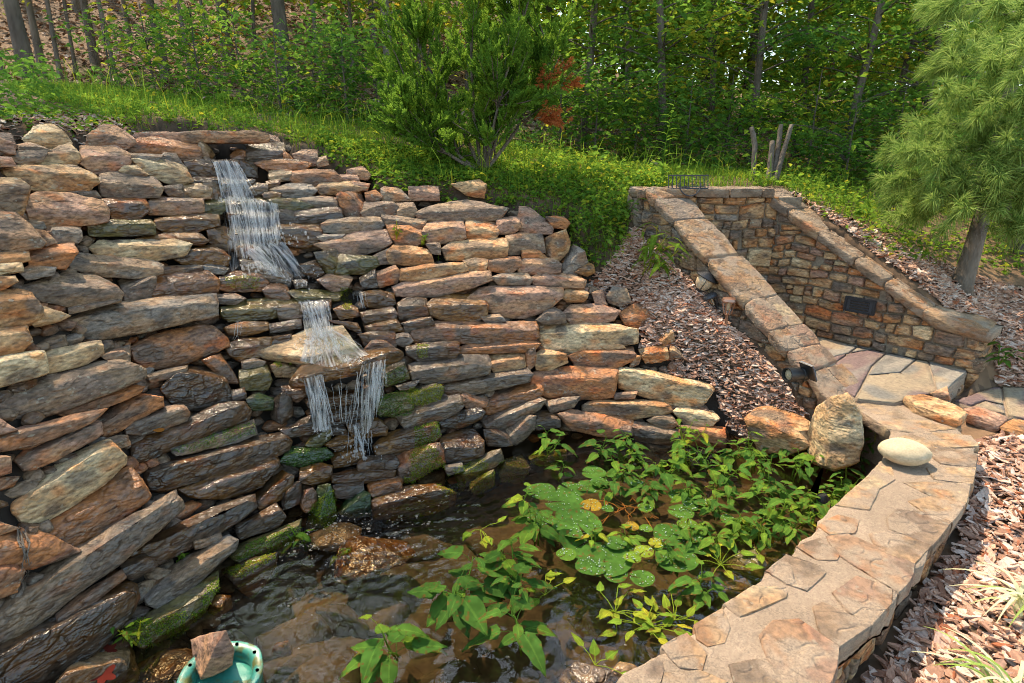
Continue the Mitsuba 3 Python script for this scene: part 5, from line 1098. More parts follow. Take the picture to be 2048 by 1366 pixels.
# ---------------------------------------------------------------- moss: cushions of fine shoots on the wet stones
def moss(poly, n, u, seed, length=.012):
    r = np.random.default_rng(seed); pg = Polygon(poly); x0, y0, x1, y1 = pg.bounds; q = np.c_[r.uniform(x0, x1, 4 * n), r.uniform(y0, y1, 4 * n)]
    dens = meshkit.noise(np.c_[q / 22, np.zeros(len(q))], seed); inside = shapely.contains_xy(pg.buffer(3), q[:, 0], q[:, 1]) & (dens > .22); q = q[inside][:n]
    P = on_thing(q[:, 0], q[:, 1]); tocam = nrm(CAM - P); d = nrm(tocam * .55 + r.normal(0, .55, P.shape) + [0, 0, .35])
    v, f = needles(P - tocam * .004, d, length * r.uniform(.5, 1.3, len(P)), .0019, seed, .35); k = num(W + '__moss'); put(k, v, f, 'leaf_mat', np.repeat(np.clip(u + .07 + r.normal(0, .07, len(P)), 0, .78), 5), 0, smooth=False); say(k, kind='stuff')
for i, (tl, s, n, u) in enumerate([('F', '300,1060 370,1075 440,1040 462,1062 440,1110 320,1160 290,1110', 2600, .66), ('F', '130,1110 200,1090 300,1065 318,1160 280,1200 150,1195', 2600, .34), ('E', '1090,980 1130,885 1230,865 1310,990 1240,1030 1140,1090 1060,1085', 4200, .62),
                                   ('F', '320,1260 440,1225 447,1290 400,1320 330,1340', 1800, .5), ('E', '1250,1080 1380,1000 1530,945 1560,985 1460,1050 1400,1130 1330,1160', 2600, .6), ('E', '1450,1080 1590,1020 1600,1100 1480,1150', 1500, .58),
                                   ('E', '500,1240 640,1130 665,1270 590,1360 520,1340', 2600, .56), ('C', '840,1000 930,930 1000,950 1340,860 1480,640 1490,700 1370,900 1100,1110 850,1080', 4000, .55), ('C', '1600,520 1700,420 1950,330 2048,300 2048,390 1800,460', 2400, .48),
                                   ('C', '1530,600 1740,530 1880,480 1880,500 1620,640', 1200, .62), ('F', '330,850 380,840 390,890 350,910', 500, .62), ('E', '860,1140 1000,1130 1100,1110 1080,1180 900,1190', 10, .4), ('G', '1300,80 1440,40 1480,110 1440,190 1330,180', 1500, .52),
                                   ('G', '1490,40 1700,0 1700,50 1600,80 1500,70', 1200, .55), ('D', '1130,1120 1190,1110 1210,1180 1190,1260 1150,1240', 900, .66), ('A', '1230,980 1330,960 1420,985 1400,1030 1250,1010', 900, .58), ('B', '940,690 1100,640 1180,590 1380,535 1395,590 1150,660', 1400, .45),
                                   ('E', '950,450 1060,390 1070,470 960,500', 700, .45), ('E', '330,960 400,880 600,890 630,920 560,960 440,985', 1200, .30), ('E', '290,370 350,365 390,378 330,395', 250, .6)]):
    moss(tile_poly(tl, s.split()), n, u, 300 + i)

# ---------------------------------------------------------------- the waterfall: strands of white water from ledge to ledge
scene['white_water_mat'] = {'type': 'blendbsdf', 'weight': .21, 'a': {'type': 'thindielectric', 'int_ior': 1.33}, 'b': {'type': 'principledthin', 'base_color': {'type': 'rgb', 'value': [.88, .86, .84]}, 'roughness': .15, 'diff_trans': 1.0, 'eta': 1.33}}
WF = thing('waterfall', 'white water tumbling from under the lintel slab down four ledges into the pond', 'waterfall')
def strands(name, top, bot, n, seed, wid=(.0007, .0032), spread=6, out=.035, gaps=.35, sag=1.7):
    """top and bot: measured edges where the water leaves and lands; each strand falls along its own line, thick and thin"""
    r = np.random.default_rng(seed); top, bot = np.array(top, float), np.array(bot, float); K = 14; S = np.linspace(0, 1, K); parts = []
    ks = np.clip(r.normal(.5, .30, n), 0, 1) if gaps else r.random(n)
    clump = np.sort(r.random(max(3, n // 14))); ks = np.where(r.random(n) < .7, clump[r.integers(0, len(clump), n)] + r.normal(0, .022, n), r.random(n)); ks = np.clip(ks, 0, 1)
    L = lambda e, a: np.stack([np.interp(a, np.linspace(0, 1, len(e)), e[:, i]) for i in (0, 1)], -1)
    for a in ks:
        p0, p1 = L(top, a) + r.normal(0, 1.5, 2), L(bot, np.clip(a + r.normal(0, .05), 0, 1)) + r.normal(0, spread, 2)
        s0, s1 = (0, 1) if r.random() > gaps else sorted([r.uniform(0, .6), r.uniform(.4, 1)])
        if s1 - s0 < .15: continue
        s = s0 + (s1 - s0) * S; q = p0 + (p1 - p0) * np.c_[s ** .8, s ** 1.0] + np.c_[np.cumsum(r.normal(0, .85, K)), 0 * S]
        c = cast(q[:, 0], q[:, 1]) - out; t0 = cast(p0[:1], p0[1:2] + 2)[0] - out * .6; t1 = min(cast(p1[:1], p1[1:2])[0] - out * .5, t0)
        t = np.minimum(t0 + (t1 - t0) * s ** sag, c + .01); t = np.minimum.accumulate(t) if t1 < t0 else t
        w = r.uniform(*wid) * np.sin(np.pi * np.clip(S * .9 + .08, 0, 1)) ** .4 * (.55 + .9 * meshkit.noise(np.c_[S * 9, np.full(K, a * 50), np.full(K, seed)]))
        parts.append(tube(at(q[:, 0], q[:, 1], t), w, 5, False))
    k = part(WF, name); scene[k] = mikit.ply(join(parts), 'white_water_mat', smooth=True); say(k, kind='stuff')
strands('top_fall', [(426, 324), (436, 321), (462, 322), (474, 324)], [(448, 395), (462, 398), (490, 396), (505, 392)], 34, 1, spread=4)
strands('broad_fall', [(440, 396), (470, 402), (510, 398), (555, 408)], [(462, 548), (492, 508), (526, 494), (562, 486)], 70, 2, spread=6)
strands('slide', [(490, 500), (520, 488), (565, 482)], [(535, 545), (570, 552), (610, 548)], 34, 3, spread=9, sag=1.0, out=.03)
strands('middle_fall', [(600, 604), (620, 603), (655, 602)], [(615, 668), (640, 672), (665, 668)], 45, 5, spread=6)
strands('splash', [(625, 655), (640, 650), (660, 655)], [(605, 715), (650, 725), (720, 705)], 50, 6, spread=9, sag=1.0, out=.025, gaps=.6)
strands('ledge_fall', [(608, 757), (650, 748), (690, 738), (730, 728), (768, 718)], [(632, 862), (668, 858), (690, 852), (722, 870), (765, 800)], 75, 7, spread=6, wid=(.0006, .0030), gaps=.75)
strands('foot_fall', [(690, 845), (705, 850), (730, 855), (742, 860)], [(695, 905), (715, 915), (735, 912), (748, 905)], 26, 8, spread=5)
strands('side_trickle', [(705, 575), (715, 570), (722, 580)], [(712, 612), (722, 615), (728, 612)], 14, 9, spread=3, wid=(.001, .003))
strands('left_trickle', [(475, 640), (478, 640)], [(475, 678), (480, 680)], 5, 10, spread=2, wid=(.001, .002))
# thin sheets of streaked, aerated water joining the strands
def streak(p, n, uv):
    a = mikit.fbm(uv.x * 1.0, uv.y * 2.2, 0, 3); b = mikit.noise(uv.x * 3.1 + 40, uv.y * 5, 3); edge = mikit.noise(uv.x * .35, uv.y * 1.3, 9)
    return dr.clip(mikit.smoothstep(.40, .78, a * .7 + b * .3) * (.35 + .9 * edge), 0, 1) * .80
scene['sheet_mat'] = {'type': 'blendbsdf', 'weight': tex(streak), 'a': {'type': 'thindielectric', 'int_ior': 1.33}, 'b': {'type': 'principledthin', 'base_color': {'type': 'rgb', 'value': [.88, .86, .84]}, 'roughness': .2, 'diff_trans': 1.0, 'eta': 1.33}}
def sheet(name, top, bot, seed, out=.03, sag=1.7, M=26, K=22):
    r = np.random.default_rng(seed); top, bot = np.array(top, float), np.array(bot, float); a = np.linspace(0, 1, M); S = np.linspace(0, 1, K)
    L = lambda e: np.stack([np.interp(a, np.linspace(0, 1, len(e)), e[:, i]) for i in (0, 1)], -1)
    p0, p1 = L(top), L(bot); q = p0[:, None] + (p1 - p0)[:, None] * np.stack([S ** .85, S], -1)[None]
    t0 = gaussian_filter(cast(p0[:, 0], p0[:, 1] + 2), 2) - out * .6; t1 = np.minimum(gaussian_filter(cast(p1[:, 0], p1[:, 1]), 2) - out * .5, t0)
    t = t0[:, None] + (t1 - t0)[:, None] * S[None] ** sag; c = gaussian_filter(cast(q[..., 0].ravel(), q[..., 1].ravel()).reshape(M, K), 1.2) - out * .7; t = np.minimum(t, c)
    v = at(q[..., 0].ravel(), q[..., 1].ravel(), t.ravel()); v += (meshkit.fbm(np.c_[np.repeat(a, K) * 14, np.tile(S, M) * 5, np.full(M * K, seed)], 2)[:, None] - .5) * [0, -.02, .006]
    wpx = np.linalg.norm(top[-1] - top[0]) * .5 + np.linalg.norm(bot[-1] - bot[0]) * .5
    k = part(WF, name); put(k, v, grid_faces(M, K), 'sheet_mat', seed * 37 + np.repeat(a, K) * wpx / 4.2, np.tile(S, M) + seed * 3)
sheet('water_sheet', [(426, 324), (436, 321), (462, 322), (474, 324)], [(446, 400), (462, 402), (490, 402), (510, 398)], 1)
sheet('water_sheet', [(440, 396), (470, 402), (510, 398), (556, 408)], [(462, 550), (492, 512), (526, 496), (562, 488)], 2)
sheet('water_sheet', [(488, 505), (520, 490), (566, 484)], [(530, 548), (572, 556), (612, 550)], 3, sag=1.0, out=.025)
sheet('water_sheet', [(598, 604), (620, 603), (657, 602)], [(612, 672), (640, 676), (668, 672)], 5)
sheet('water_sheet', [(606, 758), (622, 754), (645, 749)], [(628, 864), (640, 862), (660, 858)], 7)
sheet('water_sheet', [(722, 731), (745, 725), (772, 718)], [(722, 872), (736, 866), (765, 800)], 8)
sheet('water_sheet', [(615, 662), (640, 658), (666, 660)], [(600, 722), (660, 735), (740, 708)], 6, sag=1.0, out=.018)
r = np.random.default_rng(61); dp = []
ico = trimesh.creation.icosphere(subdivisions=1)
for cx, cy, sx, sy, n in [(470, 398, 30, 6, 70), (520, 535, 55, 16, 160), (600, 560, 35, 14, 90), (640, 690, 40, 18, 130), (700, 720, 50, 10, 70), (650, 862, 25, 12, 60), (715, 905, 30, 14, 70), (625, 606, 25, 5, 40), (560, 480, 50, 20, 60)]:
    q = np.c_[r.normal(cx, sx * .6, n), r.normal(cy, sy * .6, n)]; p = on_thing(q[:, 0], q[:, 1], .02) - rays(q[:, 0], q[:, 1]) * r.uniform(0, .03, (n, 1)); s = np.abs(r.normal(0, .0028, n)) + .0012
    for a, b in zip(p, s): dp.append((np.array(ico.vertices) * b * [1, 1, 1.5] + a, np.array(ico.faces)))
k = part(WF, 'spray'); scene[k] = mikit.ply(join(dp), 'white_water_mat', smooth=True); say(k, kind='stuff')
bb = []
q = np.c_[r.normal(690, 100, 420), r.normal(1068, 42, 420)]; q = np.vstack([q, np.c_[r.uniform(480, 1400, 40), r.uniform(1080, 1340, 40)]])
for (x, y) in q:
    p = on_z(x, y, .001)
    if pond_poly.contains(Point(p[:2])) and cast([x], [y])[0] > np.linalg.norm(p - CAM) / np.linalg.norm(rays(x, y)) - .01:
        s = abs(r.normal(0, .0016)) + .0009; bb.append((np.array(ico.vertices) * [s * r.uniform(1, 2.2), s * 1.1, s * .8] + p, np.array(ico.faces)))
scene['foam'] = mikit.ply(join(bb), 'white_water_mat', smooth=True); say('foam', 'white bubbles drifting on the pond below the falls', kind='stuff'); print('bubbles', len(bb))

# ---------------------------------------------------------------- water plants and bank plants: every leaf a part of its plant
def broad_leaf(base, d, up, L, Wd, curl, seed, heart=.35, rows=7):
    """one broad leaf: outline from a heart-shaped base to a pointed tip, folded along the midrib and drooping"""
    r = np.random.default_rng(seed); d = nrm(np.asarray(d, float)); s = nrm(np.cross(d, up)); u = np.cross(s, d)
    k = np.linspace(0, 1, rows); w = np.sin(np.pi * k ** .62) ** .85 * (1 - .25 * k); w[0] = .12
    w *= 1 + .06 * r.normal(size=rows)
    back = -heart * .35 * np.exp(-((k - .12) / .12) ** 2)
    V = []
    for kk, ww, bk in zip(k, w, back):
        dr_ = -curl * kk * kk * L
        for sg in (-1, -.5, 0, .5, 1):
            V.append(base + d * (kk + bk * abs(sg)) * L + s * sg * ww * Wd / 2 + u * (dr_ + .10 * Wd * abs(sg) * (1.4 - abs(sg)) * 1.6 + .025 * Wd * math.sin(kk * 19 + sg * 5)))
    f = grid_faces(rows, 5)
    return np.array(V), f
MID = 1 + np.tile(np.abs([-1, -.5, 0, .5, 1]), 7)                              # across the leaf: 1 at the midrib, 2 at the edge
def leafy_plant(name, label, cat, group, base, height, nst, nleaf, L, u, seed, lean=(0, 0), wr=.62, curl=.25, mat='gloss_leaf_mat', side=.9, upright=.25, usd=.085):
    r = np.random.default_rng(seed); t = thing(name, label, cat, group); base = np.asarray(base, float)
    for st in range(nst):
        d0 = nrm(np.array([lean[0] + r.normal(0, .28), lean[1] + r.normal(0, .28), 1])); h = height * r.uniform(.75, 1.1)
        p = branch_path(base + np.r_[r.normal(0, .012, 2), -.03], d0, h + .03, -.15, r, 8); put(part(t, 'stem'), *tube(p, np.linspace(.0042, .002, 9), 5), mat, u + .12, 0)
        n = max(2, nleaf // nst); az = r.uniform(0, 6.28)
        for i in range(n):
            k = .3 + .7 * (i + r.uniform(.2, .8)) / n; q = np.array([np.interp(k, np.linspace(0, 1, 9), p[:, j]) for j in range(3)]); az += 2.4 + r.normal(0, .3)
            o = np.array([math.cos(az) * side, math.sin(az) * side, upright + .5 * (k > .85)]); o = nrm(o); pet = r.uniform(.25, .6) * L; e = q + o * pet
            ll = L * r.uniform(.5, 1.2) * (1.1 - .25 * (k > .9)); dd = nrm(o * [1, 1, .3] + [0, 0, -.25])
            v, f = broad_leaf(e, dd, np.array([0, 0, 1.]) + o * .25 + r.normal(0, .18, 3), ll, ll * wr * r.uniform(.85, 1.15), curl * r.uniform(.4, 1.5), seed * 31 + i)
            tv, tf = tube(np.array([q, (q + e) / 2 + [0, 0, .01], e]), .0013, 4, False)
            V, Fc = join([(v, f), (tv, tf)]); put(part(t, 'leaf'), V, Fc, mat, w=np.r_[MID, np.full(len(tv), 0.)], u= np.clip(u - .07 + r.normal(0, usd) + (.22 if r.random() < .05 else 0), 0, .8))
    return t
def on_water(px, py): p = on_z(px, py, 0.); return p
PONDP = [(905, 1215, .21, 3, 22, .135, .38, 'glossy broad-leaved marsh plant, the large one nearest the middle of the near open water', (.05, -.1)),
         (1040, 1180, .20, 4, 30, .10, .40, 'bushy marsh plant between the near water and the largest lily pads', (0, 0)),
         (1050, 1295, .15, 2, 11, .125, .42, 'small marsh plant with heart leaves rising from open water nearest the bottom edge', (0, 0)),
         (800, 1300, .15, 2, 12, .125, .48, 'drooping marsh plant with a curled yellowing leaf, leftmost in the near water', (-.15, -.35)),
         (1075, 1080, .17, 3, 20, .095, .46, 'yellow-green marsh plant at the left edge of the lily pads', (0, 0)),
         (1045, 1010, .16, 1, 8, .075, .42, 'upright marsh plant left of the farthest lily pads', (-.1, 0)),
         (1120, 955, .10, 1, 7, .065, .42, 'little marsh plant behind the farthest left lily pads', (0, 0)),
         (1085, 905, .13, 2, 14, .085, .40, 'leafy clump on the mossy stone, left of the two clumps at the back waterline', (0, 0)),
         (1190, 912, .14, 2, 14, .085, .36, 'leafy clump right of the mossy stone at the back waterline', (0, 0)),
         (1400, 1195, .11, 2, 12, .085, .42, 'marsh plant close to the wall cap in the right near water', (0, 0)),
         (1290, 1010, .07, 1, 6, .05, .5, 'tiny pale sprout among the middle lily pads', (0, 0)),
         (1185, 1085, .08, 2, 9, .055, .52, 'pale sprout growing through the largest lily pad', (0, 0))]
for i, (px, py, h, ns, nl, L, u, lab, lean) in enumerate(PONDP): leafy_plant('marsh_plant', lab, 'water plant', 'marsh plants standing in the pond', on_water(px, py), h, ns, nl, L, u, 500 + i, lean)
BANKP = [(1245, 955, .16), (1285, 905, .20), (1330, 960, .16), (1375, 925, .18), (1300, 985, .10), (1430, 965, .17), (1475, 1000, .15), (1505, 935, .20), (1545, 985, .16), (1590, 955, .17), (1610, 1015, .13), (1555, 1040, .12), (1500, 1060, .10), (1440, 1030, .11), (1650, 935, .18), (1690, 975, .15), (1725, 930, .14), (1625, 900, .16), (1385, 995, .10), (1660, 1010, .10), (1460, 915, .15), (1560, 915, .14)]
for i, (px, py, h) in enumerate(BANKP):
    b = on_water(px, py); zz = float(drop(b[:1], b[1:2])[0]); b[2] = zz if 0 < zz < .14 else 0.0
    leafy_plant('bank_plant', f'trailing green plant, {ORD[sorted(BANKP).index((px, py, h))] if sorted(BANKP).index((px, py, h)) < 20 else "second last" if sorted(BANKP).index((px, py, h)) == 20 else "last"} from the left in the thicket along the far right waterline', 'water plant', 'trailing plants along the right bank of the pond',
                b, h, 3, 19, .068 + .012 * (i % 3), .38 + .05 * (i % 4), 540 + i, (rng.uniform(-.4, .4), rng.uniform(-.5, .1)), curl=.35)
RIM = [(1380, 1085, .10), (1430, 1085, .10), (1480, 1075, .11), (1530, 1085, .10), (1345, 1120, .09), (1570, 1060, .10), (1600, 1045, .10), (1270, 1085, .07), (1230, 985, .12), (1410, 1060, .09), (1300, 945, .15), (1360, 890, .18), (1405, 930, .15), (1540, 960, .16)]
for i, (px, py, h) in enumerate(RIM):
    leafy_plant('rim_plant', f'small water plant, {ORD[sorted(RIM).index((px, py, h))]} from the left between lily pads and wall cap', 'water plant', 'small water plants between the lily pads and the wall cap', on_water(px, py), h, 3, 16, .055 + .01 * (i % 3), .42 + .05 * (i % 4), 570 + i, (rng.uniform(-.5, .5), rng.uniform(-.5, .3)), curl=.35)
SUBM = [(1230, 1225, 12), (1290, 1255, 12), (1500, 1090, 8), (1350, 1240, 9), (1190, 1330, 4), (1090, 1190, 5), (960, 1060, 6), (1440, 1130, 9)]
for i, (px, py, n) in enumerate(SUBM):
    t = thing('pond_weed', f'olive yellow floating pond weed, {ORD[sorted(SUBM).index((px, py, n))]} from the left of the floating sprays', 'pond weed', 'olive weeds floating in the near water'); r = np.random.default_rng(600 + i); c = on_water(px, py)
    for k in range(n):
        a = r.uniform(0, 6.28); e = c + np.array([math.cos(a), math.sin(a), 0]) * r.uniform(.03, .12) + [0, 0, .006 + .003 * k]; a2 = a + r.normal(0, .6)
        v, f = broad_leaf(e, (math.cos(a2), math.sin(a2), r.uniform(0, .3)), np.array([r.normal(0, .2), r.normal(0, .2), 1]), r.uniform(.05, .085), r.uniform(.03, .045), .1, 6000 + 40 * i + k, 0)
        put(part(t, 'leaf'), v, f, 'gloss_leaf_mat', np.clip(r.normal(.64, .06), 0, .8), MID); put(part(t, 'stem'), *tube(np.array([c + [0, 0, .0], (c + e) / 2 + [0, 0, .008], e]), .0018, 4), 'gloss_leaf_mat', .66, 0)
# water lilies: round notched pads, each a part
H = lambda x, y: (1000 + x / 2.4133, 800 + y / 2.4133)
PADS = [[(455, 350, 55, .42), (195, 440, 68, .36), (345, 435, 66, .38), (430, 420, 58, .36), (310, 490, 88, .36), (440, 508, 48, .95), (375, 600, 112, .38), (190, 575, 70, .42), (330, 560, 60, .40), (480, 395, 40, .4)],
        [(370, 712, 82, .34), (505, 770, 122, .37), (600, 715, 72, .38), (555, 840, 56, .42), (685, 860, 56, .42), (440, 800, 70, .38), (520, 525, 28, .4), (635, 610, 34, .95), (705, 620, 30, .5), (560, 690, 48, .4), (320, 745, 45, .5), (695, 730, 44, .72), (640, 760, 40, .66)],
        [(880, 465, 62, .44), (875, 540, 58, .44), (925, 512, 40, .42), (830, 650, 85, .38), (950, 700, 70, .40), (850, 765, 96, .38), (905, 602, 46, .58), (925, 660, 46, .5), (700, 520, 35, .5), (660, 403, 32, .46), (755, 690, 36, .80), (1010, 495, 30, .66), (1100, 575, 34, .48)]]
for li, (pads, lab) in enumerate(zip(PADS, ['water lily with drop-covered round pads, the left and farthest of the three', 'water lily with the folded upturned pad, the nearest of the three', 'water lily with the tight stack of pads nearest the wall cap'])):
    t = thing('water_lily', lab, 'water lily', 'water lilies floating in the pond'); r = np.random.default_rng(650 + li); drops = []
    for i, (x, y, rx, u) in enumerate(pads):
        z = .004 + .0035 * i + (.012 if rx > 100 else 0); c = on_z(*H(x, y), z); rad = rx / 2.4133 / F * pix(c[None])[1][0] * 1.08; a0 = r.uniform(0, 6.28); nseg, nr = 30, 5
        ang = a0 + np.linspace(.10, 2 * np.pi - .10, nseg); rr = np.linspace(.03, 1, nr); V = []
        ph, am = r.uniform(0, 6.28), r.uniform(.02, .07); fold = .75 if (rx == 82) else 0
        for q in rr:
            for a in ang:
                R = rad * q * (1 + .03 * math.sin(3 * a + ph)); zz = rad * (am * q * q * math.sin(2 * a + ph) + .012 * math.sin(9 * a) * q + .03 * q ** 4) + fold * rad * max(0, math.sin(a - 1.2)) * q * q
                V.append(c + [R * math.cos(a), R * math.sin(a), zz + r.normal(0, .0006)])
        put(part(t, 'pad'), np.array(V), grid_faces(nr, nseg), 'gloss_leaf_mat', u - .06, 1.15 + .55 * np.repeat(rr, nseg))
        for k in range(int(rx * .35)):
            a, q = r.uniform(0, 6.28), rad * math.sqrt(r.random()) * .9; s = r.uniform(.0012, .0034); drops.append((np.array(ico.vertices) * [s, s, s * .6] + c + [q * math.cos(a), q * math.sin(a), .0035 + .02 * rad], np.array(ico.faces)))
    k = part(t, 'water_drops'); scene[k] = mikit.ply(join(drops), 'drop_mat', smooth=True); say(k, kind='stuff')
scene['drop_mat'] = {'type': 'principled', 'base_color': {'type': 'rgb', 'value': [.35, .42, .36]}, 'roughness': .05, 'specular': .9}
for i in range(14):
    rr = np.random.default_rng(680 + i); a = on_water(rr.uniform(1190, 1330), rr.uniform(965, 1040)); b_ = on_water(rr.uniform(1190, 1330), rr.uniform(985, 1060)); s = np.linspace(0, 1, 7)[:, None]; p = a + (b_ - a) * s + np.array([0, 0, .012]) * np.sin(np.pi * s) + np.c_[rr.normal(0, .006, (7, 2)), np.zeros(7)]
    put(part('water_lily', 'stalk'), *tube(p, .0022, 5), 'gloss_leaf_mat', .97, 0)
# plants on land
b = land(1287, 548); leafy_plant('bright_plant', 'bright yellow-green broad-leaved plant on the mulch slope left of the alcove', 'plant', None, b, .34, 5, 40, .13, .60, 701, (.1, -.25), wr=.34, curl=.5, mat='leaf_mat', usd=.05)
for i, (px, py, h, n, L, u, lab) in enumerate([(1215, 500, .2, 26, .07, .5, 'low bushy weed left of the bright broad-leaved plant'), (1180, 470, .2, 26, .06, .46, 'low bushy weed at the top right corner of the stacked stones'), (1240, 455, .25, 26, .07, .42, 'taller weed just left of the alcove wing'),
                                               (350, 1118, .07, 12, .045, .5, 'fresh green seedling with narrow leaves on the dark lower left rocks'), (268, 1270, .08, 14, .04, .62, 'pale seedling tuft on the mossy rock at lower left'), (600, 1075, .10, 9, .06, .46, 'sprout at the waterline left of the fall'), (690, 1100, .06, 9, .05, .6, 'yellowish sprout in the shallow foam'),
                                               (790, 470, .09, 16, .022, .66, 'trailing creeper with tiny round pale leaves beside the upper stones'), (885, 525, .07, 18, .024, .5, 'green creeper with tiny round leaves in a gap of the middle stones'), (845, 480, .06, 12, .022, .56, 'small creeper tuft on the brown upper block'), (2000, 720, .12, 12, .09, .42, 'green seedling in the mulch right of the alcove wall'), (1745, 890, .10, 16, .05, .62, 'yellow-green seedling at the corner of the wall cap')]):
    p = on_thing(px, py)[0] if px < 1900 else land(px, py); leafy_plant('small_plant', lab, 'plant', 'small wild plants among the stones', p, h, 3, n, L, u, 710 + i, (.1, -.3), wr=.75 if L < .03 else .45, mat='leaf_mat')
def weed_stalk(name, label, pts, t, nl, L, u, seed):
    r = np.random.default_rng(seed); k = thing(name, label, 'weed'); P = np.array([at(x, y, np.float64(t)) for x, y in pts]); kk = np.linspace(0, 1, 20); p = np.array([[np.interp(a, np.linspace(0, 1, len(P)), P[:, i]) for i in range(3)] for a in kk])
    put(part(k, 'stem'), *tube(p, np.linspace(.006, .002, 20), 5), 'leaf_mat', u, 0)
    for i in range(nl):
        a = .08 + .9 * i / nl; q = np.array([np.interp(a, kk, p[:, j]) for j in range(3)]); az = i * 2.4 + r.normal(0, .3); d = np.array([math.cos(az), math.sin(az), .7]); v, f = broad_leaf(q, d, np.array([0, 0, 1.]) - d * .3, L * (1.15 - .8 * a), L * .17, .5, seed * 50 + i, 0)
        put(part(k, 'leaf'), v, f, 'leaf_mat', u + r.normal(0, .04), 0)
weed_stalk('tall_weed', 'tall single weed stalk with drooping narrow leaves behind the wire planter', [(1318, 385), (1326, 330), (1334, 270), (1350, 200)], 4.9, 26, .17, .55, 731)
weed_stalk('tall_weed', 'tall thin grass-like weed left of the cypress', [(760, 340), (757, 280), (752, 222)], 5.2, 12, .16, .6, 732)
weed_stalk('tall_weed', 'leaning thin weed behind the lintel slab', [(250, 280), (262, 230), (275, 165)], 4.6, 12, .16, .62, 733)
def grass_tuft(label, px, py, z, n, h, seed):
    r = np.random.default_rng(seed); t = thing('variegated_grass', label, 'ornamental grass', 'striped grass tufts at the right edge'); c = on_z(px, py, z)
    for i in range(n):
        a = r.uniform(0, 6.28) if i % 3 else r.uniform(2.4, 4.2); hh = h * r.uniform(.6, 1.1); s = np.linspace(0, 1, 10)[:, None]; d = np.array([math.cos(a), math.sin(a), 0]); sd = np.array([-d[1], d[0], 0]); reach = r.uniform(.6, 1.2) * h
        p = c + r.normal(0, .015, 3) * [1, 1, 0] + d * reach * s ** 1.3 + np.array([0, 0, 1.]) * hh * (1.5 * s - 1.25 * s * s); w = .0055 * (1 - s ** 3) + .0006
        v = np.stack([p - sd * w, p - sd * w * .45 - [0, 0, .001], p + sd * w * .45 - [0, 0, .001], p + sd * w], 1).reshape(-1, 3); put(part(t, 'blade'), v, grid_faces(10, 4), 'cream_leaf_mat', r.random(), 0)
def cream_color(p, n, uv): return mikit.mix((.30, .42, .10), (.72, .72, .45), mikit.smoothstep(.2, .5, uv.x))
scene['cream_leaf_mat'] = {'type': 'principledthin', 'base_color': tex(cream_color), 'roughness': .4, 'diff_trans': .8, 'eta': 1.4}
grass_tuft('cream and green striped grass tuft in the sunlit mulch at the right edge', 2052, 1225, .2, 22, .24, 741); grass_tuft('cream and green striped grass tuft at the bottom right corner', 2010, 1400, .2, 20, .22, 742)

# ---------------------------------------------------------------- fixtures and small things
scene['black_mat'] = {'type': 'roughplastic', 'alpha': .25, 'diffuse_reflectance': {'type': 'rgb', 'value': [.022, .023, .026]}}
scene['iron_mat'] = {'type': 'principled', 'base_color': {'type': 'rgb', 'value': [.05, .052, .06]}, 'roughness': .5, 'metallic': .4}
scene['copper_mat'] = {'type': 'principled', 'base_color': {'type': 'rgb', 'value': [.42, .24, .17]}, 'roughness': .35, 'metallic': .8}
scene['amber_mat'] = {'type': 'principled', 'base_color': {'type': 'rgb', 'value': [.50, .37, .24]}, 'roughness': .2, 'specular': .6}
scene['clear_mat'] = {'type': 'thindielectric', 'int_ior': 1.5}
scene['panel_mat'] = {'type': 'roughplastic', 'alpha': .12, 'diffuse_reflectance': {'type': 'rgb', 'value': [.10, .13, .18]}}
scene['teal_mat'] = {'type': 'principled', 'base_color': tex(lambda p, n, uv: mikit.mix(mikit.mix((.025, .17, .135), (.07, .32, .25), mikit.fbm(p.x * 14, p.y * 14, p.z * 14, 3)), (.12, .14, .05), mikit.smoothstep(.50, .70, mikit.fbm(p.x * 26, p.y * 26, p.z * 26, 3)))), 'roughness': .35, 'specular': .5}
up = np.array([0, 0, 1.])
t = thing('solar_lantern', 'tilted lantern with amber globe under a wide dark conical cap', 'garden light', 'solar lanterns on the mulch slope'); c = on_thing(1408, 565, .04)[0]; ax = nrm([.42, -.12, .9])
simple(part(t, 'globe'), lathe([(0, -.055), (.03, -.052), (.052, -.02), (.058, .01), (.05, .04), (.0, .045)], c, ax), 'amber_mat'); simple(part(t, 'cap'), lathe([(0, .038), (.078, .036), (.080, .042), (.03, .075), (0, .085)], c, ax), 'black_mat'); simple(part(t, 'base'), lathe([(0, -.13), (.012, -.13), (.014, -.09), (.03, -.055), (.036, -.048), (0, -.045)], c, ax), 'black_mat')
for k in range(4):
    a = k * math.pi / 2; R = frame(ax); s = np.linspace(-1.2, .9, 7); simple(part(t + '__globe', 'rib'), tube(np.array([c + R @ np.array([.060 * math.cos(q) * math.cos(a), .060 * math.cos(q) * math.sin(a), .055 * math.sin(q)]) for q in s]), .003, 5), 'black_mat')
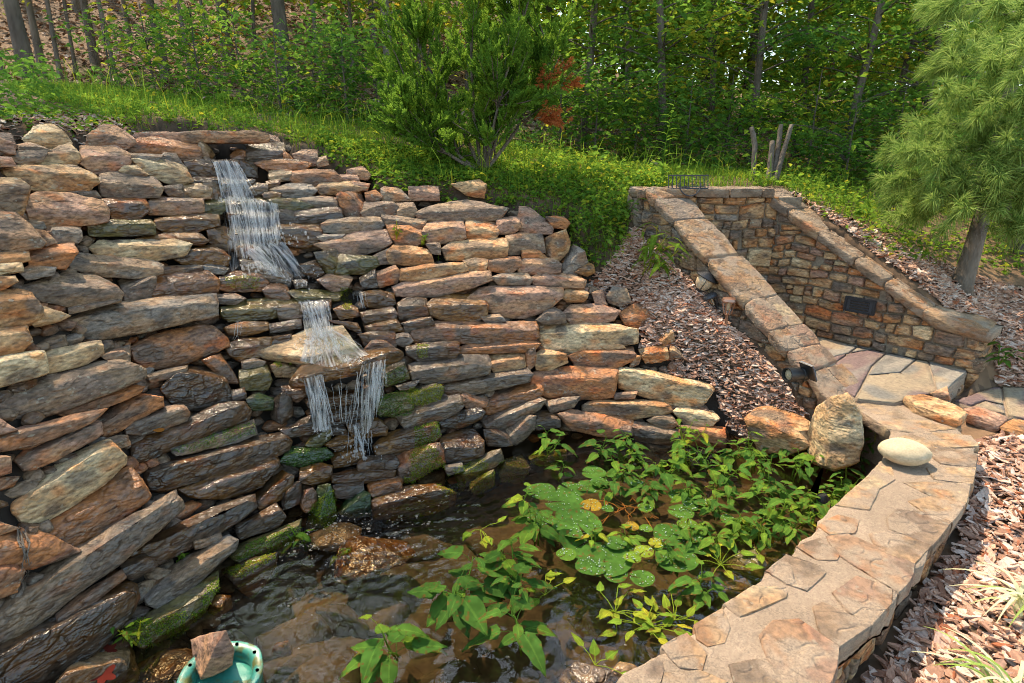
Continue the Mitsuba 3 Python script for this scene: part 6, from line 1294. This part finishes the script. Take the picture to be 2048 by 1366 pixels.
def stake_light(label, c, ax, mats):
    t = thing('solar_lantern', label, 'garden light', 'solar lanterns on the mulch slope'); prof = [(.012, -.06), (.022, -.05), (.034, -.01), (.040, .03)]
    simple(part(t, 'glass'), lathe(prof, c, ax), 'clear_mat'); simple(part(t, 'cap'), lathe([(0, .028), (.046, .028), (.048, .036), (.042, .05), (.02, .056), (0, .056)], c, ax), mats); simple(part(t, 'stake'), lathe([(0, -.2), (.008, -.18), (.010, -.062), (.014, -.058), (0, -.056)], c, ax), mats); R = frame(ax)
    for k in range(8): a = k * math.pi / 4; simple(part(t + '__glass', 'rib'), tube(np.array([c + R @ np.array([r_ * 1.02 * math.cos(a), r_ * 1.02 * math.sin(a), z]) for r_, z in prof]), .0026, 5), mats)
    simple(part(t, 'bulb'), lathe([(0, -.03), (.010, -.025), (.012, 0), (.008, .03), (0, .03)], c, ax), 'amber_mat')
stake_light('fallen dark glass lantern lying below the tilted amber one', on_thing(1424, 603, .05)[0], nrm([-.35, .1, .75]), 'iron_mat'); stake_light('upright copper stake lantern with fluted glass beside the coping', on_thing(1457, 612, .07)[0], nrm([.03, 0, 1]), 'copper_mat')
t = thing('solar_spotlight', 'black solar spotlight with blue panel lying at the foot of the sloping coping', 'spotlight'); c = on_thing(1597, 748, .16)[0]; ax = nrm([-.93, -.32, .06]); hk = t + '__housing'
simple(part(t, 'housing'), lathe([(0, -.10), (.030, -.10), (.034, -.09), (.036, .02), (.040, .03), (.042, .085), (.036, .085), (.033, .06), (0, .058)], c, ax), 'black_mat'); simple(part(hk, 'lens'), lathe([(0, .078), (.022, .074), (.033, .064)], c, ax)[0:1] + (lathe([(0, .078), (.022, .074), (.033, .064)], c, ax)[1][:, ::-1],), 'pale_mat')
for z in (-.05, -.02): simple(part(hk, 'ring'), lathe([(.035, z - .006), (.0385, z - .004), (.0385, z + .004), (.035, z + .006)], c, ax), 'black_mat')
pcen = at(1617, 742, np.float64(pix(c[None])[1][0] - .03)); R = np.stack([nrm([.35, -.85, .0]), nrm(np.cross([.80, .30, .45], [.35, -.85, 0])), nrm([.80, .30, .45])], 1)
simple(part(t, 'bracket'), tube(np.array([c - ax * .08, c - ax * .10 + up * .02, pcen - R[:, 2] * .005]), .008, 8), 'black_mat'); simple(part(t, 'solar_panel'), bx((.085, .105, .012), pcen, R), 'panel_mat'); simple(part(t + '__solar_panel', 'frame'), bx((.092, .112, .008), pcen - R[:, 2] * .005, R), 'black_mat')
# louvred step light on the inner face of the right wing
t = thing('step_light', 'dark rectangular louvred light set in the rubble wall of the alcove', 'wall light'); nrn = rn; best = None
d = rays(1720, 611); k = ((o3(E0) - CAM) @ rn + .03) / (d @ rn); c = CAM + k * d; Rw = np.stack([-ra, up, rn], 1)
simple(part(t, 'plate'), bx((.20, .105, .02), c, Rw), 'iron_mat')
for i in range(4): Rt = Rw @ trimesh.transformations.rotation_matrix(.5, [1, 0, 0])[:3, :3]; simple(part(t + '__plate', 'slat'), bx((.125, .010, .006), c + rn * .012 + up * (.027 - .018 * i), Rt), 'black_mat')
for sx in (-1, 1): simple(part(t + '__plate', 'frame'), bx((.016, .105, .008), c + rn * .013 - ra * sx * .092, Rw), 'black_mat')
for sz in (-1, 1): simple(part(t + '__plate', 'frame'), bx((.168, .012, .008), c + rn * .013 + up * sz * .0465, Rw), 'black_mat')
# iron planter frame on the back wall
t = thing('planter_frame', 'empty dark iron window-box frame standing on the back wall of the alcove', 'planter'); dep = 4.52; Q = lambda x, y, o=0: at(x, y, np.float64(dep + o))
for y in (351, 377): simple(part(t, 'rail'), tube(np.array([Q(1337, y), Q(1416, y)]), .005, 6), 'iron_mat')
for y in (351, 374): simple(part(t, 'back_rail'), tube(np.array([Q(1340, y, .14), Q(1412, y, .14)]), .005, 6), 'iron_mat')
for x in np.linspace(1337, 1416, 11): simple(part(t, 'bar'), tube(np.array([Q(x, 351), Q(x, 377)]), .0035, 5), 'iron_mat')
for x in (1337, 1416): simple(part(t, 'end_rail'), tube(np.array([Q(x, 351), Q(x, 351, .14)]), .005, 6), 'iron_mat')
s = np.linspace(0, math.pi, 14); simple(part(t, 'hoop'), tube(np.array([Q(1380 - 22 * math.cos(a), 366 + 26 * math.sin(a), -.02) for a in s]), .0045, 6), 'iron_mat')
t = thing('spike_light', 'black ribbed ground spike of a light lying among the bank plants', 'garden light'); c = on_z(1628, 985, .10); ax = nrm([.35, .35, .8])
simple(part(t, 'spike'), lathe([(0, .13), (.006, .12), (.016, .02), (.02, 0), (0, 0)], c, ax, 6), 'black_mat', False); simple(part(t, 'housing'), lathe([(0, -.11), (.030, -.11), (.034, -.03), (.022, 0), (0, 0)], c + np.array([.03, -.02, -.0]), nrm([-.2, .2, 1])), 'black_mat')
# teal pot with a rock in it
t = thing('teal_pot', 'broken teal plastic pot half sunk at the bottom edge of the pond', 'pot'); c = on_z(442, 1348, .05); ax = nrm([.05, -.06, 1]); rr_ = 80 / F * pix(c[None])[1][0]
v, f = lathe([(rr_ * .98, -.25), (rr_ * .93, -.05), (rr_ * .96, -.012), (rr_, 0), (rr_ * .98, .006), (rr_ * .82, .004), (rr_ * .74, -.006), (rr_ * .70, -.03), (rr_ * .64, -.16)], c, ax, 44); v += (meshkit.fbm(v * 18, 2)[:, None] - .5) * .006; put(part(t, 'shell'), v, f, 'teal_mat', .5, 0); R = frame(ax)
for k in range(9): a = k * .7 + .3; simple(part(t + '__shell', 'hole'), lathe([(0, .0016), (.006, .0016), (.006, -.001)], c + R @ np.array([rr_ * .87 * math.cos(a), rr_ * .87 * math.sin(a), .006]), ax, 10), 'black_mat')
v, f = extrude(Point(c[:2]).buffer(rr_ * .70), c[2] - .060, c[2] - .040, .03, .008, 3); put(part(t, 'bottom'), v, f, 'teal_mat', .3, 0)
k = thing('pot_rock', 'reddish split rock resting in the teal pot', 'rock'); stone(k, [(382, 1280), (420, 1266), (452, 1260), (468, 1300), (466, 1330), (440, 1346), (402, 1360), (388, 1330)], 'p', 0, 771, t=float(pix(c[None])[1][0]) - .03, ridge=.45, D=.12, topback=.9, N=np.array([.1, -1, 0]), grow=0, rough=.5)
# fallen leaves
def fallen(label, px, py, size, u, seed, lobes=5, lift=.006, z=None):
    r = np.random.default_rng(seed); k = thing('fallen_leaf', label, 'leaf', 'fallen leaves'); p = on_thing(px, py, lift)[0] if z is None else on_z(px, py, z); ang = np.linspace(0, 2 * np.pi, 41)[:-1]
    rad = size * (.55 + .45 * np.abs(np.cos(ang * lobes / 2)) ** 1.6) if lobes else size * np.stack([1 + 0 * ang], 0)[0]; xy = np.c_[rad * np.cos(ang), rad * np.sin(ang) * (1 if lobes else .45)]; n = nrm(nrm(CAM - p) * .35 + up); Rr = frame(n, r.uniform(0, 6))
    v = np.vstack([[p], p + np.c_[xy, .12 * size * np.sin(ang * 2 + 1)] @ Rr.T]); j = np.arange(40); put(k, v, np.c_[np.zeros(40, int), j + 1, (j + 1) % 40 + 1], 'gloss_leaf_mat' if u < .9 else 'litter_red_mat', u, 0)
scene['litter_red_mat'] = {'type': 'principledthin', 'base_color': tex(lambda p, n, uv: mikit.mix((.40, .15, .03), (.17, .03, .02), dr.clip((uv.x - .9) * 10, 0, 1))), 'roughness': .35, 'diff_trans': .6, 'eta': 1.4}
fallen('large dark red maple leaf on the wet tan rock at the bottom edge', 208, 1350, .04, 1.0, 781); fallen('small red leaf on the upper end of the wet tan rock', 217, 1300, .03, 1.0, 782); fallen('orange curled leaf on the dark wet ledge at left', 315, 858, .032, .9, 783, 0); fallen('rusty leaf under the marsh plants in the near water', 893, 1228, .035, .92, 784, 0, z=.004); fallen('red leaf in the mulch crack near the big grey slab', 316, 664, .02, 1.0, 785, 3)
tw = thing('dry_roots', 'pale dry roots hanging between the rocks at the lower left edge', 'roots'); r = np.random.default_rng(791)
for k in range(7):
    x, y = 40 + r.normal(0, 8), 1050 + r.normal(0, 10); q = np.array([(x + a * r.normal(18, 10) + r.normal(0, 3), y + a * r.uniform(60, 110)) for a in np.linspace(0, 1, 6)]); tt = np.minimum(cast(q[:, 0], q[:, 1]), cast(q[:1, 0], q[:1, 1])[0] + .1) - .015; put(part(tw, 'root'), *tube(at(q[:, 0], q[:, 1], tt), np.linspace(.0025, .0012, 6), 5), 'bark_mat', .9, 0)
scene = {**{k: v for k, v in scene.items() if v.get('type') not in ('ply', 'instance')}, **{k: v for k, v in scene.items() if v.get('type') in ('ply', 'instance')}}
